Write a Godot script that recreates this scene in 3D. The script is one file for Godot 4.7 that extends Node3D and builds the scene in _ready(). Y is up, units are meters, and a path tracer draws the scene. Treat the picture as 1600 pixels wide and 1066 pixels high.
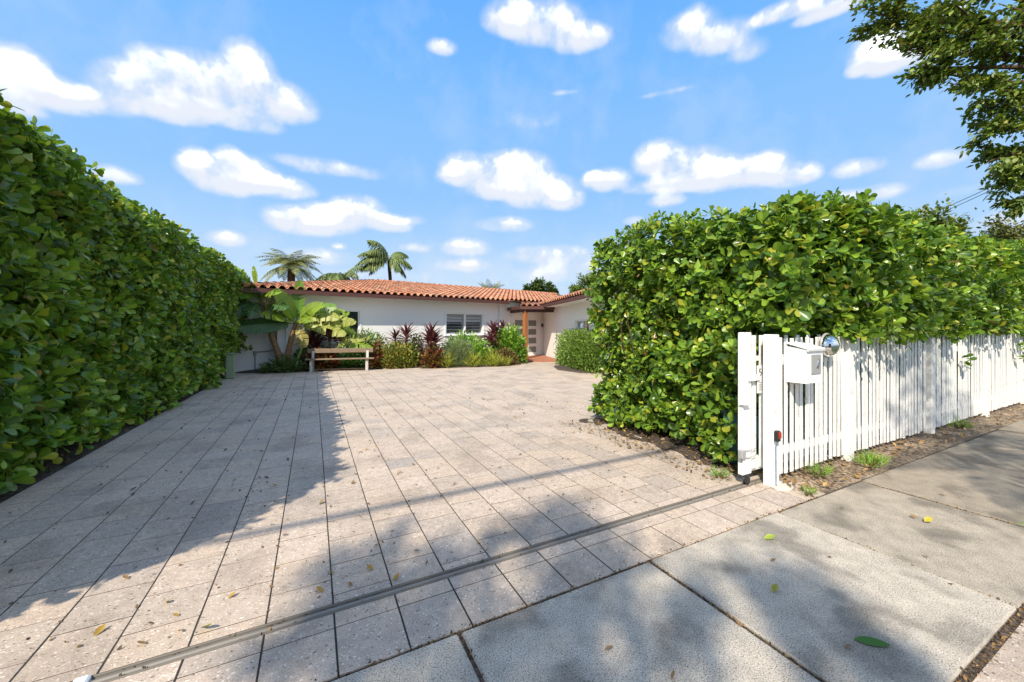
extends Node3D
# ---------------------------------------------------------------- helpers
var rng := RandomNumberGenerator.new()
var M := {}
var eye := Vector3(0, 1.5, 0)
const EXPO := 1.5
const YAW := 0.474170
const SUN := Vector3(-0.55, 0.69, 0.47)   # towards the sun

class MB:
	var v := PackedVector3Array()
	var n := PackedVector3Array()
	var c := PackedColorArray()
	var idx := PackedInt32Array()
	var col := Color(1, 1, 1)
	func vert(p: Vector3, nn: Vector3) -> int:
		v.append(p); n.append(nn); c.append(col)
		return v.size() - 1
	func tri(a: Vector3, b: Vector3, d: Vector3) -> void:      # counter-clockwise seen from outside
		var nn := (b - a).cross(d - a)
		if nn.length() < 1e-12:
			return
		nn = nn.normalized()
		var k := vert(a, nn); vert(b, nn); vert(d, nn)
		idx.append_array([k, k + 2, k + 1])
	func quad(a: Vector3, b: Vector3, d: Vector3, e: Vector3) -> void:
		var nn := (b - a).cross(d - a)
		if nn.length() < 1e-12:
			nn = (d - a).cross(e - a)
		nn = nn.normalized()
		var k := vert(a, nn); vert(b, nn); vert(d, nn); vert(e, nn)
		idx.append_array([k, k + 2, k + 1, k, k + 3, k + 2])
	# bevelled box, centred on t
	func box(t: Transform3D, s: Vector3, b := 0.0) -> void:
		var h := s / 2.0
		if b <= 0.0:
			var p := []
			for q in 8:
				p.append(t * Vector3(h.x if q & 1 else -h.x, h.y if q & 2 else -h.y, h.z if q & 4 else -h.z))
			quad(p[0], p[2], p[3], p[1]); quad(p[4], p[5], p[7], p[6]); quad(p[0], p[4], p[6], p[2])
			quad(p[1], p[3], p[7], p[5]); quad(p[2], p[6], p[7], p[3]); quad(p[0], p[1], p[5], p[4])
			return
		b = minf(b, minf(h.x, minf(h.y, h.z)) * 0.9)
		var f := func(x: int, y: int, z: int, ax: int) -> Vector3:   # corner of the face across axis ax
			return t * Vector3(x * (h.x if ax == 0 else h.x - b), y * (h.y if ax == 1 else h.y - b), z * (h.z if ax == 2 else h.z - b))
		for s1 in [-1, 1]:
			var q := [f.call(s1, -1, -1, 0), f.call(s1, 1, -1, 0), f.call(s1, 1, 1, 0), f.call(s1, -1, 1, 0)]
			if s1 > 0: quad(q[0], q[1], q[2], q[3])
			else: quad(q[0], q[3], q[2], q[1])
			q = [f.call(-1, s1, -1, 1), f.call(-1, s1, 1, 1), f.call(1, s1, 1, 1), f.call(1, s1, -1, 1)]
			if s1 > 0: quad(q[0], q[1], q[2], q[3])
			else: quad(q[0], q[3], q[2], q[1])
			q = [f.call(-1, -1, s1, 2), f.call(1, -1, s1, 2), f.call(1, 1, s1, 2), f.call(-1, 1, s1, 2)]
			if s1 > 0: quad(q[0], q[1], q[2], q[3])
			else: quad(q[0], q[3], q[2], q[1])
			for s2 in [-1, 1]:
				var flip: bool = s1 * s2 < 0
				var e := [f.call(s1, s2, -1, 0), f.call(s1, s2, -1, 1), f.call(s1, s2, 1, 1), f.call(s1, s2, 1, 0)]
				if flip: quad(e[0], e[3], e[2], e[1])
				else: quad(e[0], e[1], e[2], e[3])
				e = [f.call(-1, s1, s2, 1), f.call(-1, s1, s2, 2), f.call(1, s1, s2, 2), f.call(1, s1, s2, 1)]
				if flip: quad(e[0], e[3], e[2], e[1])
				else: quad(e[0], e[1], e[2], e[3])
				e = [f.call(s2, -1, s1, 2), f.call(s2, -1, s1, 0), f.call(s2, 1, s1, 0), f.call(s2, 1, s1, 2)]
				if flip: quad(e[0], e[3], e[2], e[1])
				else: quad(e[0], e[1], e[2], e[3])
				for s3 in [-1, 1]:
					var a0: Vector3 = f.call(s1, s2, s3, 0); var a1: Vector3 = f.call(s1, s2, s3, 1); var a2: Vector3 = f.call(s1, s2, s3, 2)
					if s1 * s2 * s3 > 0: tri(a0, a1, a2)
					else: tri(a0, a2, a1)
	func bx(c0: Vector3, s: Vector3, b := 0.0) -> void:
		box(Transform3D(Basis(), c0), s, b)
	func bar(a: Vector3, b: Vector3, w: float, h: float, bev := 0.0, up := Vector3.UP) -> void:
		var z := (b - a).normalized()
		if absf(z.dot(up)) > 0.98: up = Vector3(1, 0, 0)
		var x := up.cross(z).normalized()
		box(Transform3D(Basis(x, z.cross(x), z), (a + b) / 2.0), Vector3(w, h, (b - a).length()), bev)
	func tube(p: Array, r: Array, sides := 8, caps := true) -> void:
		var prev := PackedInt32Array()
		var up := Vector3(0.3, 0.1, 1).normalized()
		for q in p.size():
			var d: Vector3 = (p[mini(q + 1, p.size() - 1)] - p[maxi(q - 1, 0)]).normalized()
			var x := d.cross(up)
			if x.length() < 0.05: x = d.cross(Vector3(1, 0, 0))
			x = x.normalized()
			var y := d.cross(x)
			up = -y if y.dot(up) < 0 else y
			var ring := PackedInt32Array()
			for s in sides:
				var a := TAU * s / sides
				var nn := x * cos(a) + y * sin(a)
				ring.append(vert(p[q] + nn * float(r[q]), nn))
			if q > 0:
				for s in sides:
					var s2 := (s + 1) % sides
					idx.append_array([prev[s], ring[s2], prev[s2], prev[s], ring[s], ring[s2]])
			if caps and (q == 0 or q == p.size() - 1):
				var nn2 := -d if q == 0 else d
				var cc := vert(p[q], nn2)
				var rim := PackedInt32Array()
				for s in sides: rim.append(vert(v[ring[s]], nn2))
				for s in sides:
					var s2 := (s + 1) % sides
					if q == 0: idx.append_array([cc, rim[s], rim[s2]])
					else: idx.append_array([cc, rim[s2], rim[s]])
			prev = ring
	# surface of revolution about y: profile of Vector2(radius, y), bottom to top
	func lathe(t: Transform3D, prof: Array, sides := 24) -> void:
		for q in prof.size() - 1:
			for s in sides:
				var a := TAU * s / sides
				var b := TAU * (s + 1) / sides
				var p0: Vector2 = prof[q]
				var p1: Vector2 = prof[q + 1]
				var nx := Vector2(p1.y - p0.y, -(p1.x - p0.x)).normalized()
				var k := v.size()
				for w in [[p0, a], [p0, b], [p1, b], [p1, a]]:
					vert(t * Vector3(w[0].x * cos(w[1]), w[0].y, -w[0].x * sin(w[1])), (t.basis * Vector3(nx.x * cos(w[1]), nx.y, -nx.x * sin(w[1]))).normalized())
				idx.append_array([k, k + 2, k + 1, k, k + 3, k + 2])
	# grid of points rows x cols, smooth
	func grid(rows: Array, two := false) -> void:
		var k := v.size()
		var nc: int = rows[0].size()
		for r in rows.size():
			for q in nc:
				var dx: Vector3 = rows[r][mini(q + 1, nc - 1)] - rows[r][maxi(q - 1, 0)]
				var dy: Vector3 = rows[mini(r + 1, rows.size() - 1)][q] - rows[maxi(r - 1, 0)][q]
				vert(rows[r][q], dx.cross(dy).normalized())
		for r in rows.size() - 1:
			for q in nc - 1:
				var a := k + r * nc + q
				idx.append_array([a, a + nc + 1, a + 1, a, a + nc, a + nc + 1])
	func mesh() -> ArrayMesh:
		var a := []
		a.resize(Mesh.ARRAY_MAX)
		a[Mesh.ARRAY_VERTEX] = v; a[Mesh.ARRAY_NORMAL] = n; a[Mesh.ARRAY_COLOR] = c; a[Mesh.ARRAY_INDEX] = idx
		var m := ArrayMesh.new()
		m.add_surface_from_arrays(Mesh.PRIMITIVE_TRIANGLES, a)
		return m

class Scatter:
	var buf := PackedFloat32Array()
	var count := 0
	func add(t: Transform3D, c: Color) -> void:
		var b := t.basis
		buf.append_array([b.x.x, b.y.x, b.z.x, t.origin.x, b.x.y, b.y.y, b.z.y, t.origin.y, b.x.z, b.y.z, b.z.z, t.origin.z, c.r, c.g, c.b, 1.0])
		count += 1

func put(called: String, mesh: Mesh, mat: Material, parent: Node = self, t := Transform3D()) -> MeshInstance3D:
	var o := MeshInstance3D.new()
	o.name = called
	o.mesh = mesh
	o.material_override = mat
	o.transform = t
	parent.add_child(o, true)
	return o

func many(called: String, mesh: Mesh, mat: Material, s: Scatter, parent: Node = self) -> MultiMeshInstance3D:
	var mm := MultiMesh.new()
	mm.transform_format = MultiMesh.TRANSFORM_3D
	mm.use_colors = true
	mm.mesh = mesh
	mm.instance_count = s.count
	mm.buffer = s.buf
	var o := MultiMeshInstance3D.new()
	o.name = called
	o.multimesh = mm
	o.material_override = mat
	o.set_meta("kind", "stuff")
	parent.add_child(o, true)
	return o

func tag(o: Node, label: String, category: String, group := "", kind := "") -> Node:
	o.set_meta("label", label)
	o.set_meta("category", category)
	if group: o.set_meta("group", group)
	if kind: o.set_meta("kind", kind)
	return o

func thing(called: String, label: String, category: String, at := Vector3.ZERO, turn := 0.0, group := "", kind := "") -> Node3D:
	var o := Node3D.new()
	o.name = called
	o.position = at
	o.rotation.y = turn
	add_child(o, true)
	tag(o, label, category, group, kind)
	return o

func lin(r: float, g: float, b: float) -> Color:
	return Color(r, g, b).linear_to_srgb()

func mat(c: Color, rough := 0.8, metal := 0.0) -> StandardMaterial3D:
	var m := StandardMaterial3D.new()
	m.albedo_color = c
	m.roughness = rough
	m.metallic = metal
	return m

func leafmat(rough: float, back: float) -> StandardMaterial3D:
	var m := StandardMaterial3D.new()
	m.vertex_color_use_as_albedo = true
	m.roughness = rough
	m.backlight_enabled = true
	m.backlight = Color(back, back, back * 0.55).linear_to_srgb()
	m.cull_mode = BaseMaterial3D.CULL_DISABLED
	return m

func noise(freq: float, octaves: int, sd: int, size: int) -> PackedByteArray:
	var f := FastNoiseLite.new()
	f.seed = sd
	f.noise_type = FastNoiseLite.TYPE_SIMPLEX_SMOOTH
	f.frequency = freq
	f.fractal_type = FastNoiseLite.FRACTAL_FBM
	f.fractal_octaves = octaves
	var im := f.get_seamless_image(size, size)
	im.convert(Image.FORMAT_L8)
	return im.get_data()

func tex(size: int, bytes: PackedByteArray) -> ImageTexture:
	return ImageTexture.create_from_image(Image.create_from_data(size, size, false, Image.FORMAT_RGB8, bytes))

func tri(m: StandardMaterial3D, t: Texture2D, metres: float) -> StandardMaterial3D:
	m.albedo_texture = t
	m.uv1_triplanar = true
	m.uv1_world_triplanar = true
	m.uv1_scale = Vector3.ONE / metres
	return m

func normal_of(size: int, height: PackedByteArray, strength: float) -> ImageTexture:
	var im := Image.create_from_data(size, size, false, Image.FORMAT_L8, height)
	im.convert(Image.FORMAT_RGBA8)
	im.bump_map_to_normal_map(strength)
	return ImageTexture.create_from_image(im)

func stain(m: StandardMaterial3D, t: Texture2D, metres: float) -> void:
	m.detail_enabled = true
	m.detail_albedo = t
	m.detail_blend_mode = BaseMaterial3D.BLEND_MODE_MUL
	m.detail_uv_layer = BaseMaterial3D.DETAIL_UV_2
	m.uv2_triplanar = true
	m.uv2_world_triplanar = true
	m.uv2_scale = Vector3.ONE / metres

func aim(dir: Vector3, nrm: Vector3, size := 1.0, wide := 1.0) -> Basis:      # y along dir, z as near nrm as it can be
	var y := dir.normalized()
	var z := nrm - y * nrm.dot(y)
	if z.length() < 1e-3: z = Vector3(0.3, 0.2, 0.9).cross(y)
	z = z.normalized()
	return Basis(y.cross(z) * size * wide, y * size, z * size)

func rv() -> Vector3:
	return Vector3(rng.randfn(), rng.randfn(), rng.randfn()).normalized()

# leaf along +y, facing +z. w: half widths along the length; fold lowers the midrib, curl bends the tip back
func leaf_mesh(w: Array, fold: float, curl: float, rib := 1.12, length := 1.0) -> ArrayMesh:
	var b := MB.new()
	var nr := w.size()
	var rows := []
	for r in nr:
		var f := float(r) / (nr - 1)
		var y := length * f
		var z := -curl * f * f * length
		var hw: float = w[r]
		rows.append([Vector3(-hw, y, z + fold * hw), Vector3(0, y, z), Vector3(hw, y, z + fold * hw)])
	b.grid(rows)
	for k in b.c.size():
		b.c[k] = Color(rib, rib, rib) if k % 3 == 1 else Color(1, 1, 1)
	return b.mesh()

# thick rounded leaf, broadest near its blunt tip
func obovate_mesh(wide: float, fold: float, curl: float) -> ArrayMesh:
	var b := MB.new()
	var rows := []
	var nr := 8
	for r in nr + 1:
		var f := float(r) / nr
		var y := 1.0 - pow(1.0 - f, 1.6)
		var hw := wide * pow(y / 0.66, 1.15) if y < 0.66 else wide * sqrt(maxf(0.0, 1.0 - pow((y - 0.66) / 0.34, 2.0)))
		hw = maxf(hw, 0.018)
		var z := -curl * y * y
		rows.append([Vector3(-hw, y, z + fold * hw), Vector3(-hw * 0.5, y, z + fold * hw * 0.32), Vector3(0, y, z), Vector3(hw * 0.5, y, z + fold * hw * 0.32), Vector3(hw, y, z + fold * hw)])
	b.grid(rows)
	for k in b.c.size():
		b.c[k] = Color(1.3, 1.25, 1.1) if k % 5 == 2 else Color(1, 1, 1)
	return b.mesh()

func in_view(p: Vector3, margin := 0.0) -> float:      # depth along the view, or -1 outside the picture
	var d := p - eye
	var dep := d.x * sin(YAW) - d.z * cos(YAW)
	if dep < 0.3: return -1.0
	var u := (d.x * cos(YAW) + d.z * sin(YAW)) / dep
	var w := d.y / dep
	if absf(u) > 1.32 + margin or w > 0.848 + margin or w < -0.914 - margin: return -1.0
	return dep

func smooth(a: float, b: float, x: float) -> float:
	var t := clampf((x - a) / (b - a), 0, 1)
	return t * t * (3 - 2 * t)

# ---------------------------------------------------------------- sky
func make_sky() -> Texture2D:
	var w := 3072
	var h := 1536
	var hh := 790
	var dens := PackedFloat32Array()
	dens.resize(w * hh)
	# clouds: azimuth and height above the horizon, half width and half height, all in degrees, and thickness
	var blobs := [[-24.7,21.9,2.2,2.3,1.00],[-22.4,21.3,2.8,1.6,1.00],[-17.6,23.6,2.9,2.3,1.00],[-14.1,25.5,3.8,2.6,1.00],[-10.1,26.1,4.8,3.0,1.00],[-7.0,28.4,2.9,3.0,1.00],[-3.9,26.5,4.2,2.3,1.00],[-10.1,23.8,6.0,1.4,0.90],[-15.6,22.7,4.1,1.3,0.90],[-19.9,21.7,2.6,1.1,0.90],[-25.0,19.4,1.8,1.0,0.80],[27.2,38.6,4.3,2.0,1.00],[31.9,37.9,5.6,2.3,1.00],[37.0,36.3,4.1,1.6,1.00],[52.0,34.8,3.5,2.0,0.75],[55.8,33.3,3.6,1.6,0.75],[58.6,31.4,2.1,1.2,0.60],[63.2,33.8,4.3,1.0,0.90],[67.3,32.4,3.9,0.8,1.00],[60.6,33.9,1.6,0.8,0.80],[70.5,27.2,2.3,2.1,1.00],[72.2,25.8,2.1,1.0,0.90],[68.9,26.4,1.1,0.7,0.80],[75.5,28.4,1.7,1.0,1.00],[-11.0,17.9,2.8,1.9,1.00],[-7.6,17.9,3.8,2.3,1.00],[-4.3,17.3,4.1,1.5,0.90],[-9.5,16.5,3.0,1.4,0.90],[-8.9,19.7,1.5,1.2,1.00],[0.8,20.5,4.6,1.1,0.45],[5.5,20.5,4.1,0.9,0.35],[21.5,21.9,4.7,2.3,1.00],[27.6,22.2,5.5,2.4,1.00],[31.4,19.2,5.7,2.5,1.00],[26.2,19.8,5.7,1.8,1.00],[34.7,18.0,3.0,1.5,1.00],[18.9,21.0,2.8,1.3,0.70],[-2.9,13.9,2.8,1.5,1.00],[1.6,14.1,4.6,2.0,1.00],[5.5,15.5,3.7,2.1,1.00],[9.3,14.4,3.3,1.3,0.80],[-0.7,12.8,4.4,1.1,0.80],[47.8,22.1,3.3,2.4,1.00],[52.0,20.2,4.7,2.7,1.00],[55.8,19.1,4.4,2.1,1.00],[60.0,18.8,3.3,2.0,1.00],[63.2,17.6,2.5,1.4,0.90],[50.4,18.9,6.4,1.2,1.00],[41.1,20.3,3.2,1.6,0.90],[39.1,20.6,1.8,1.1,0.80],[48.8,17.0,2.3,1.0,0.80],[68.9,17.1,2.1,1.0,0.65],[70.5,14.2,2.3,0.9,0.85],[67.8,14.5,1.6,0.7,0.70],[75.1,16.2,1.8,0.9,0.75],[76.3,13.0,1.6,0.6,0.30],[26.2,14.9,4.0,1.2,0.80],[20.3,11.6,3.5,1.4,0.85],[21.0,9.1,3.2,1.1,0.80],[30.0,10.6,3.8,1.4,0.60],[34.9,9.6,4.6,2.0,0.65],[31.0,7.6,3.8,1.4,0.60],[33.8,11.1,3.7,1.1,0.50],[17.8,9.1,1.8,0.9,0.50],[-9.2,10.5,2.0,1.0,0.70],[-15.1,11.3,1.3,0.6,0.80],[16.9,35.5,2.2,0.9,0.70],[-18.5,15.4,1.8,0.9,0.60],[3.1,10.9,1.0,0.5,0.90],[0.8,9.3,4.6,1.2,0.60],[13.2,15.1,1.5,0.7,0.50],[13.2,11.3,2.0,0.7,0.50],[44.6,14.8,1.4,0.7,0.60],[34.7,31.1,1.9,0.3,0.35],[48.8,29.5,3.7,0.3,0.30],[29.1,28.1,6.6,1.0,0.20],[-2.9,20.6,2.8,0.7,0.30],[8.9,7.4,6.8,1.1,0.40],[41.1,7.6,7.1,1.8,0.50],[79.0,9.5,2.2,1.1,0.60]]
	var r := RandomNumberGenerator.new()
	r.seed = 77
	for i in 95:                       # extra clouds added out of view, as neutral fill for the shade
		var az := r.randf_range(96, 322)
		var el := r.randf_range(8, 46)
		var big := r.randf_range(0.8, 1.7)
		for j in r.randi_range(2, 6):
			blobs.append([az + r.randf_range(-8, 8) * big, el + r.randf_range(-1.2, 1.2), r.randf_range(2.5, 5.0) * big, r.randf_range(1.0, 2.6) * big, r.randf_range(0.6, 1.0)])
	for i in 95:  # unseen overhead clouds, added so the shaded ground gets more white light
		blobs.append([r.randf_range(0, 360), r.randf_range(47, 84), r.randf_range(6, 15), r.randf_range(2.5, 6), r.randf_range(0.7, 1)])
	var ppd := w / 360.0
	for b in blobs:
		var x0 := float(b[0]) * ppd
		var y0 := (90.0 - float(b[1])) * ppd
		var rx := float(b[2]) * ppd * 1.25
		var ry := float(b[3]) * ppd * 1.25
		for y in range(maxi(0, int(y0 - ry)), mini(hh - 1, int(y0 + ry)) + 1):
			var dy := (y + 0.5 - y0) / ry
			if dy > 0.0: dy *= 1.25            # flatter below
			for x in range(int(x0 - rx), int(x0 + rx) + 1):
				var dx := (x + 0.5 - x0) / rx
				var q := dx * dx + dy * dy
				if q < 1.0:
					var k := y * w + posmod(x, w)
					dens[k] = 1.0 - (1.0 - dens[k]) * (1.0 - float(b[4]) * (1.0 - q))
	var f := FastNoiseLite.new()
	f.seed = 5
	f.frequency = 0.017
	f.fractal_octaves = 7
	f.fractal_gain = 0.6
	f.noise_type = FastNoiseLite.TYPE_SIMPLEX_SMOOTH
	f.domain_warp_enabled = true
	f.domain_warp_amplitude = 16.0
	f.domain_warp_frequency = 0.02
	var im := f.get_seamless_image(w, h)
	im.convert(Image.FORMAT_L8)
	var nz := im.get_data()
	f.seed = 9
	f.frequency = 0.004
	f.fractal_octaves = 5
	im = f.get_seamless_image(w, h)
	im.convert(Image.FORMAT_L8)
	var wide := im.get_data()
	var out := PackedFloat32Array()
	out.resize(w * h * 3)
	# what the air and the clouds look like to the eye (sRGB), made linear and set against the exposure
	var stops := [[-90, 170, 172, 172], [-2, 196, 210, 222], [0, 205, 230, 252], [5, 196, 226, 254], [9, 184, 219, 254], [18, 151, 202, 255], [27, 139, 196, 255], [33, 125, 189, 255], [40, 110, 180, 255], [60, 94, 168, 252], [90, 86, 160, 248]]
	var edge := Color(236 / 255.0, 242 / 255.0, 253 / 255.0).srgb_to_linear()
	for y in h:
		var el := 90.0 - (y + 0.5) / ppd
		var s := 0
		while s < stops.size() - 2 and el > stops[s + 1][0]: s += 1
		var t := clampf((el - stops[s][0]) / (stops[s + 1][0] - stops[s][0]), 0, 1)
		var sc := Color(lerpf(stops[s][1], stops[s + 1][1], t) / 255.0, lerpf(stops[s][2], stops[s + 1][2], t) / 255.0, lerpf(stops[s][3], stops[s + 1][3], t) / 255.0).srgb_to_linear()
		var row := y * w
		var low := 0.3 * smooth(16, 3, el) if el > -1.0 else 0.0
		for x in w:
			var a := 0.0
			var core := 0.0
			if y < hh:
				var d := dens[row + x]
				var n := nz[row + x] / 255.0 - 0.5
				var v := wide[row + x] / 255.0 - 0.5
				a = clampf((v + n * 0.55 - 0.02) * 0.38, 0, 0.13) + low * clampf(0.5 + v * 1.4 + n * 0.9, 0, 1)            # thin veil
				if d > 0.004:
					var e := d + n * (0.95 + 0.9 * minf(d, 0.7))
					var q := smooth(0.08, 0.92, e) * minf(1.0, 0.45 + 0.65 * d)
					a = a + (1 - a) * 0.30 * smooth(0.0, 0.55, d + n * 0.5 * d)      # thin fringe
					a = a + (1 - a) * q * 0.985
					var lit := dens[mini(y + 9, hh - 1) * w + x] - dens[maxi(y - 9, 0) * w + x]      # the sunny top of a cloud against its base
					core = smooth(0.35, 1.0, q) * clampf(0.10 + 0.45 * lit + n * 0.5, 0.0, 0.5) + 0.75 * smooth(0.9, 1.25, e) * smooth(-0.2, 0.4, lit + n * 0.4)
			var k := (row + x) * 3
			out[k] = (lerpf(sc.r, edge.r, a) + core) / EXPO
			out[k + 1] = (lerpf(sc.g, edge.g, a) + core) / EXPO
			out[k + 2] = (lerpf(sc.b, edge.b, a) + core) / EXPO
	return ImageTexture.create_from_image(Image.create_from_data(w, h, false, Image.FORMAT_RGBF, out.to_byte_array()))

# ---------------------------------------------------------------- materials
func make_materials() -> void:
	var n := 1024
	var big := noise(0.004, 3, 1, n)
	var mid := noise(0.03, 4, 2, n)
	var fine := noise(0.22, 3, 3, n)
	var r := RandomNumberGenerator.new()
	r.seed = 11
	# cast pavers: sandy paste with pale and dark chips
	var b := PackedByteArray()
	b.resize(n * n * 3)
	var hgt := PackedByteArray()
	hgt.resize(n * n)
	for k in n * n:
		var q := (fine[k] - 128) * 0.24 + (mid[k] - 128) * 0.1
		b[k * 3] = int(clampf(196 + q, 0, 255)); b[k * 3 + 1] = int(clampf(186 + q, 0, 255)); b[k * 3 + 2] = int(clampf(177 + q * 0.95, 0, 255))
		hgt[k] = int(clampf(128 + (fine[k] - 128) * 0.5, 0, 255))
	for i in 6500:
		var pale := r.randf() < 0.62
		var x := r.randi() % n
		var y := r.randi() % n
		var lx := r.randi_range(2, 4) if r.randf() < 0.85 else r.randi_range(4, 8)
		var ly := r.randi_range(2, 3) if r.randf() < 0.85 else r.randi_range(3, 5)
		var skew := r.randf_range(-0.8, 0.8)
		var v := r.randi_range(224, 252) if pale else r.randi_range(105, 140)
		for yy in ly:
			for xx in lx:
				var k := ((y + yy) % n) * n + (x + xx + int(skew * yy) + n) % n
				b[k * 3] = v; b[k * 3 + 1] = v - 4; b[k * 3 + 2] = v - 9
				hgt[k] = 150 if pale else 110
	var paver_tex := tex(n, b)
	var paver_nrm := normal_of(n, hgt, 1.6)
	# blotches: what years of feet, tyres and leaves leave behind
	var b2 := PackedByteArray()
	b2.resize(512 * 512 * 3)
	var s1 := noise(0.012, 5, 21, 512)
	var s2 := noise(0.05, 4, 22, 512)
	for k in 512 * 512:
		var q := 238.0 - 22.0 * smooth(128, 205, s1[k] + (s2[k] - 128) * 0.4) + (s2[k] - 128) * 0.07
		b2[k * 3] = int(clampf(q, 0, 255)); b2[k * 3 + 1] = int(clampf(q * 0.985, 0, 255)); b2[k * 3 + 2] = int(clampf(q * 0.965, 0, 255))
	var blotch := tex(512, b2)
	M.pavers = []
	for t in [[0.47, 0.443, 0.413], [0.50, 0.47, 0.44], [0.44, 0.42, 0.395], [0.48, 0.445, 0.405], [0.41, 0.395, 0.38], [0.36, 0.365, 0.37]]:
		var m := tri(mat(Color(1, 1, 1), 0.82), paver_tex, 2.3)
		m.albedo_color = lin(t[0] / 0.47, t[1] / 0.47, t[2] / 0.47)
		m.normal_enabled = true
		m.normal_texture = paver_nrm
		m.normal_scale = 0.6
		stain(m, blotch, 5.3)
		M.pavers.append(m)
	M.paver_mass = tri(mat(Color(1, 1, 1), 0.82), paver_tex, 2.3)
	M.paver_mass.vertex_color_use_as_albedo = true
	stain(M.paver_mass, blotch, 5.3)
	# pavement concrete: worn, gritty, pitted
	var c1 := noise(0.2, 3, 31, n)
	var c2 := noise(0.09, 4, 32, n)
	for k in n * n:
		var g := (c1[k] - 128) * 0.85 + (c2[k] - 128) * 0.34
		var pit := smooth(150, 215, c1[k] * 0.6 + c2[k] * 0.5)
		var q := 203.0 + g - 84.0 * pit
		b[k * 3] = int(clampf(q, 0, 255)); b[k * 3 + 1] = int(clampf(q * 0.985, 0, 255)); b[k * 3 + 2] = int(clampf(q * 0.955, 0, 255))
		hgt[k] = int(clampf(140 + (c1[k] - 128) * 0.5 - 70 * pit, 0, 255))
	for i in 5000:
		var k := (r.randi() % n) * n + r.randi() % n
		var v := r.randi_range(70, 110) if r.randf() < 0.6 else r.randi_range(205, 235)
		b[k * 3] = v; b[k * 3 + 1] = v; b[k * 3 + 2] = v - 4
	var conc := tex(n, b)
	var conc_n := normal_of(n, hgt, 2.0)
	for k in 512 * 512:
		var q := 236.0 - 58.0 * smooth(128, 200, s1[k] * 0.8 + s2[k] * 0.25) + (s2[k] - 128) * 0.16
		b2[k * 3] = int(clampf(q, 0, 255)); b2[k * 3 + 1] = int(clampf(q * 0.97, 0, 255)); b2[k * 3 + 2] = int(clampf(q * 0.93, 0, 255))
	var grime := tex(512, b2)
	M.concrete = tri(mat(lin(1.18, 1.17, 1.15), 0.86), conc, 1.7)
	M.concrete.albedo_color = lin(0.95, 0.935, 0.91)
	M.concrete.normal_enabled = true
	M.concrete.normal_texture = conc_n
	M.concrete.normal_scale = 0.9
	stain(M.concrete, grime, 3.7)
	M.old_concrete = M.concrete.duplicate()
	M.old_concrete.albedo_color = lin(0.64, 0.605, 0.55)
	M.worn_concrete = M.concrete.duplicate()
	M.worn_concrete.albedo_color = lin(0.76, 0.735, 0.69)
	M.rough_concrete = tri(mat(Color(0.95, 0.94, 0.92), 0.9), conc, 0.8)
	# soil, mulch
	for k in n * n:
		var q := 62.0 + (fine[k] - 128) * 0.5 + (mid[k] - 128) * 0.35
		b[k * 3] = int(clampf(q * 1.12, 0, 255)); b[k * 3 + 1] = int(clampf(q * 0.95, 0, 255)); b[k * 3 + 2] = int(clampf(q * 0.8, 0, 255))
	M.soil = tri(mat(Color(1, 1, 1), 0.95), tex(n, b), 1.1)
	for k in n * n:
		var q := 128.0 + (fine[k] - 128) * 0.6 + (mid[k] - 128) * 0.7 + (big[k] - 128) * 0.3
		b[k * 3] = int(clampf(q * 0.98, 0, 255)); b[k * 3 + 1] = int(clampf(q * 0.86, 0, 255)); b[k * 3 + 2] = int(clampf(q * 0.72, 0, 255))
	M.dirt = tri(mat(Color(1, 1, 1), 0.95), tex(n, b), 1.3)
	# plain ones
	M.joint = mat(lin(0.032, 0.027, 0.021), 0.95)
	M.lawn = mat(lin(0.06, 0.10, 0.03), 0.95)
	var st := noise(0.5, 2, 41, 256)
	M.stucco = mat(lin(0.85, 0.84, 0.815), 0.9)
	M.stucco.normal_enabled = true
	M.stucco.normal_texture = normal_of(256, st, 1.2)
	M.stucco.normal_scale = 0.5
	M.stucco.uv1_triplanar = true
	M.stucco.uv1_world_triplanar = true
	M.stucco.uv1_scale = Vector3.ONE / 0.5
	var dirtpaint := PackedByteArray()
	dirtpaint.resize(512 * 512 * 3)
	for k in 512 * 512:
		var q := 250.0 - 26.0 * smooth(140, 210, s1[k] * 0.5 + s2[k] * 0.6)
		dirtpaint[k * 3] = int(q); dirtpaint[k * 3 + 1] = int(q * 0.99); dirtpaint[k * 3 + 2] = int(q * 0.965)
	M.paint = tri(mat(lin(0.87, 0.885, 0.9), 0.5), tex(512, dirtpaint), 0.9)
	M.white = mat(lin(0.87, 0.87, 0.86), 0.45)
	M.fascia = mat(lin(0.09, 0.033, 0.025), 0.55)
	M.beam = mat(lin(0.06, 0.026, 0.02), 0.6)
	M.dark = mat(lin(0.02, 0.02, 0.022), 0.9)
	M.room = mat(lin(0.045, 0.045, 0.045), 0.9)
	M.glass = mat(Color(0.6, 0.65, 0.65, 0.05), 0.04)
	M.glass.transparency = BaseMaterial3D.TRANSPARENCY_ALPHA
	M.frosted = mat(lin(0.24, 0.26, 0.25), 0.28)
	M.louver = mat(lin(0.48, 0.5, 0.5), 0.6)
	M.brick = mat(lin(0.33, 0.135, 0.075), 0.85)
	M.grey_metal = mat(lin(0.42, 0.42, 0.41), 0.4, 0.7)
	M.alu = mat(lin(0.25, 0.23, 0.2), 0.65, 0.25)
	M.chrome = mat(lin(0.85, 0.86, 0.87), 0.04, 1.0)
	M.rubber = mat(lin(0.02, 0.02, 0.02), 0.6)
	M.teal = mat(lin(0.025, 0.12, 0.14), 0.45)
	M.beige = mat(lin(0.5, 0.43, 0.34), 0.6)
	M.green_plastic = mat(lin(0.2, 0.27, 0.15), 0.5)
	M.grey_plastic = mat(lin(0.33, 0.33, 0.33), 0.5)
	M.red = mat(lin(0.35, 0.03, 0.01), 0.25)
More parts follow.
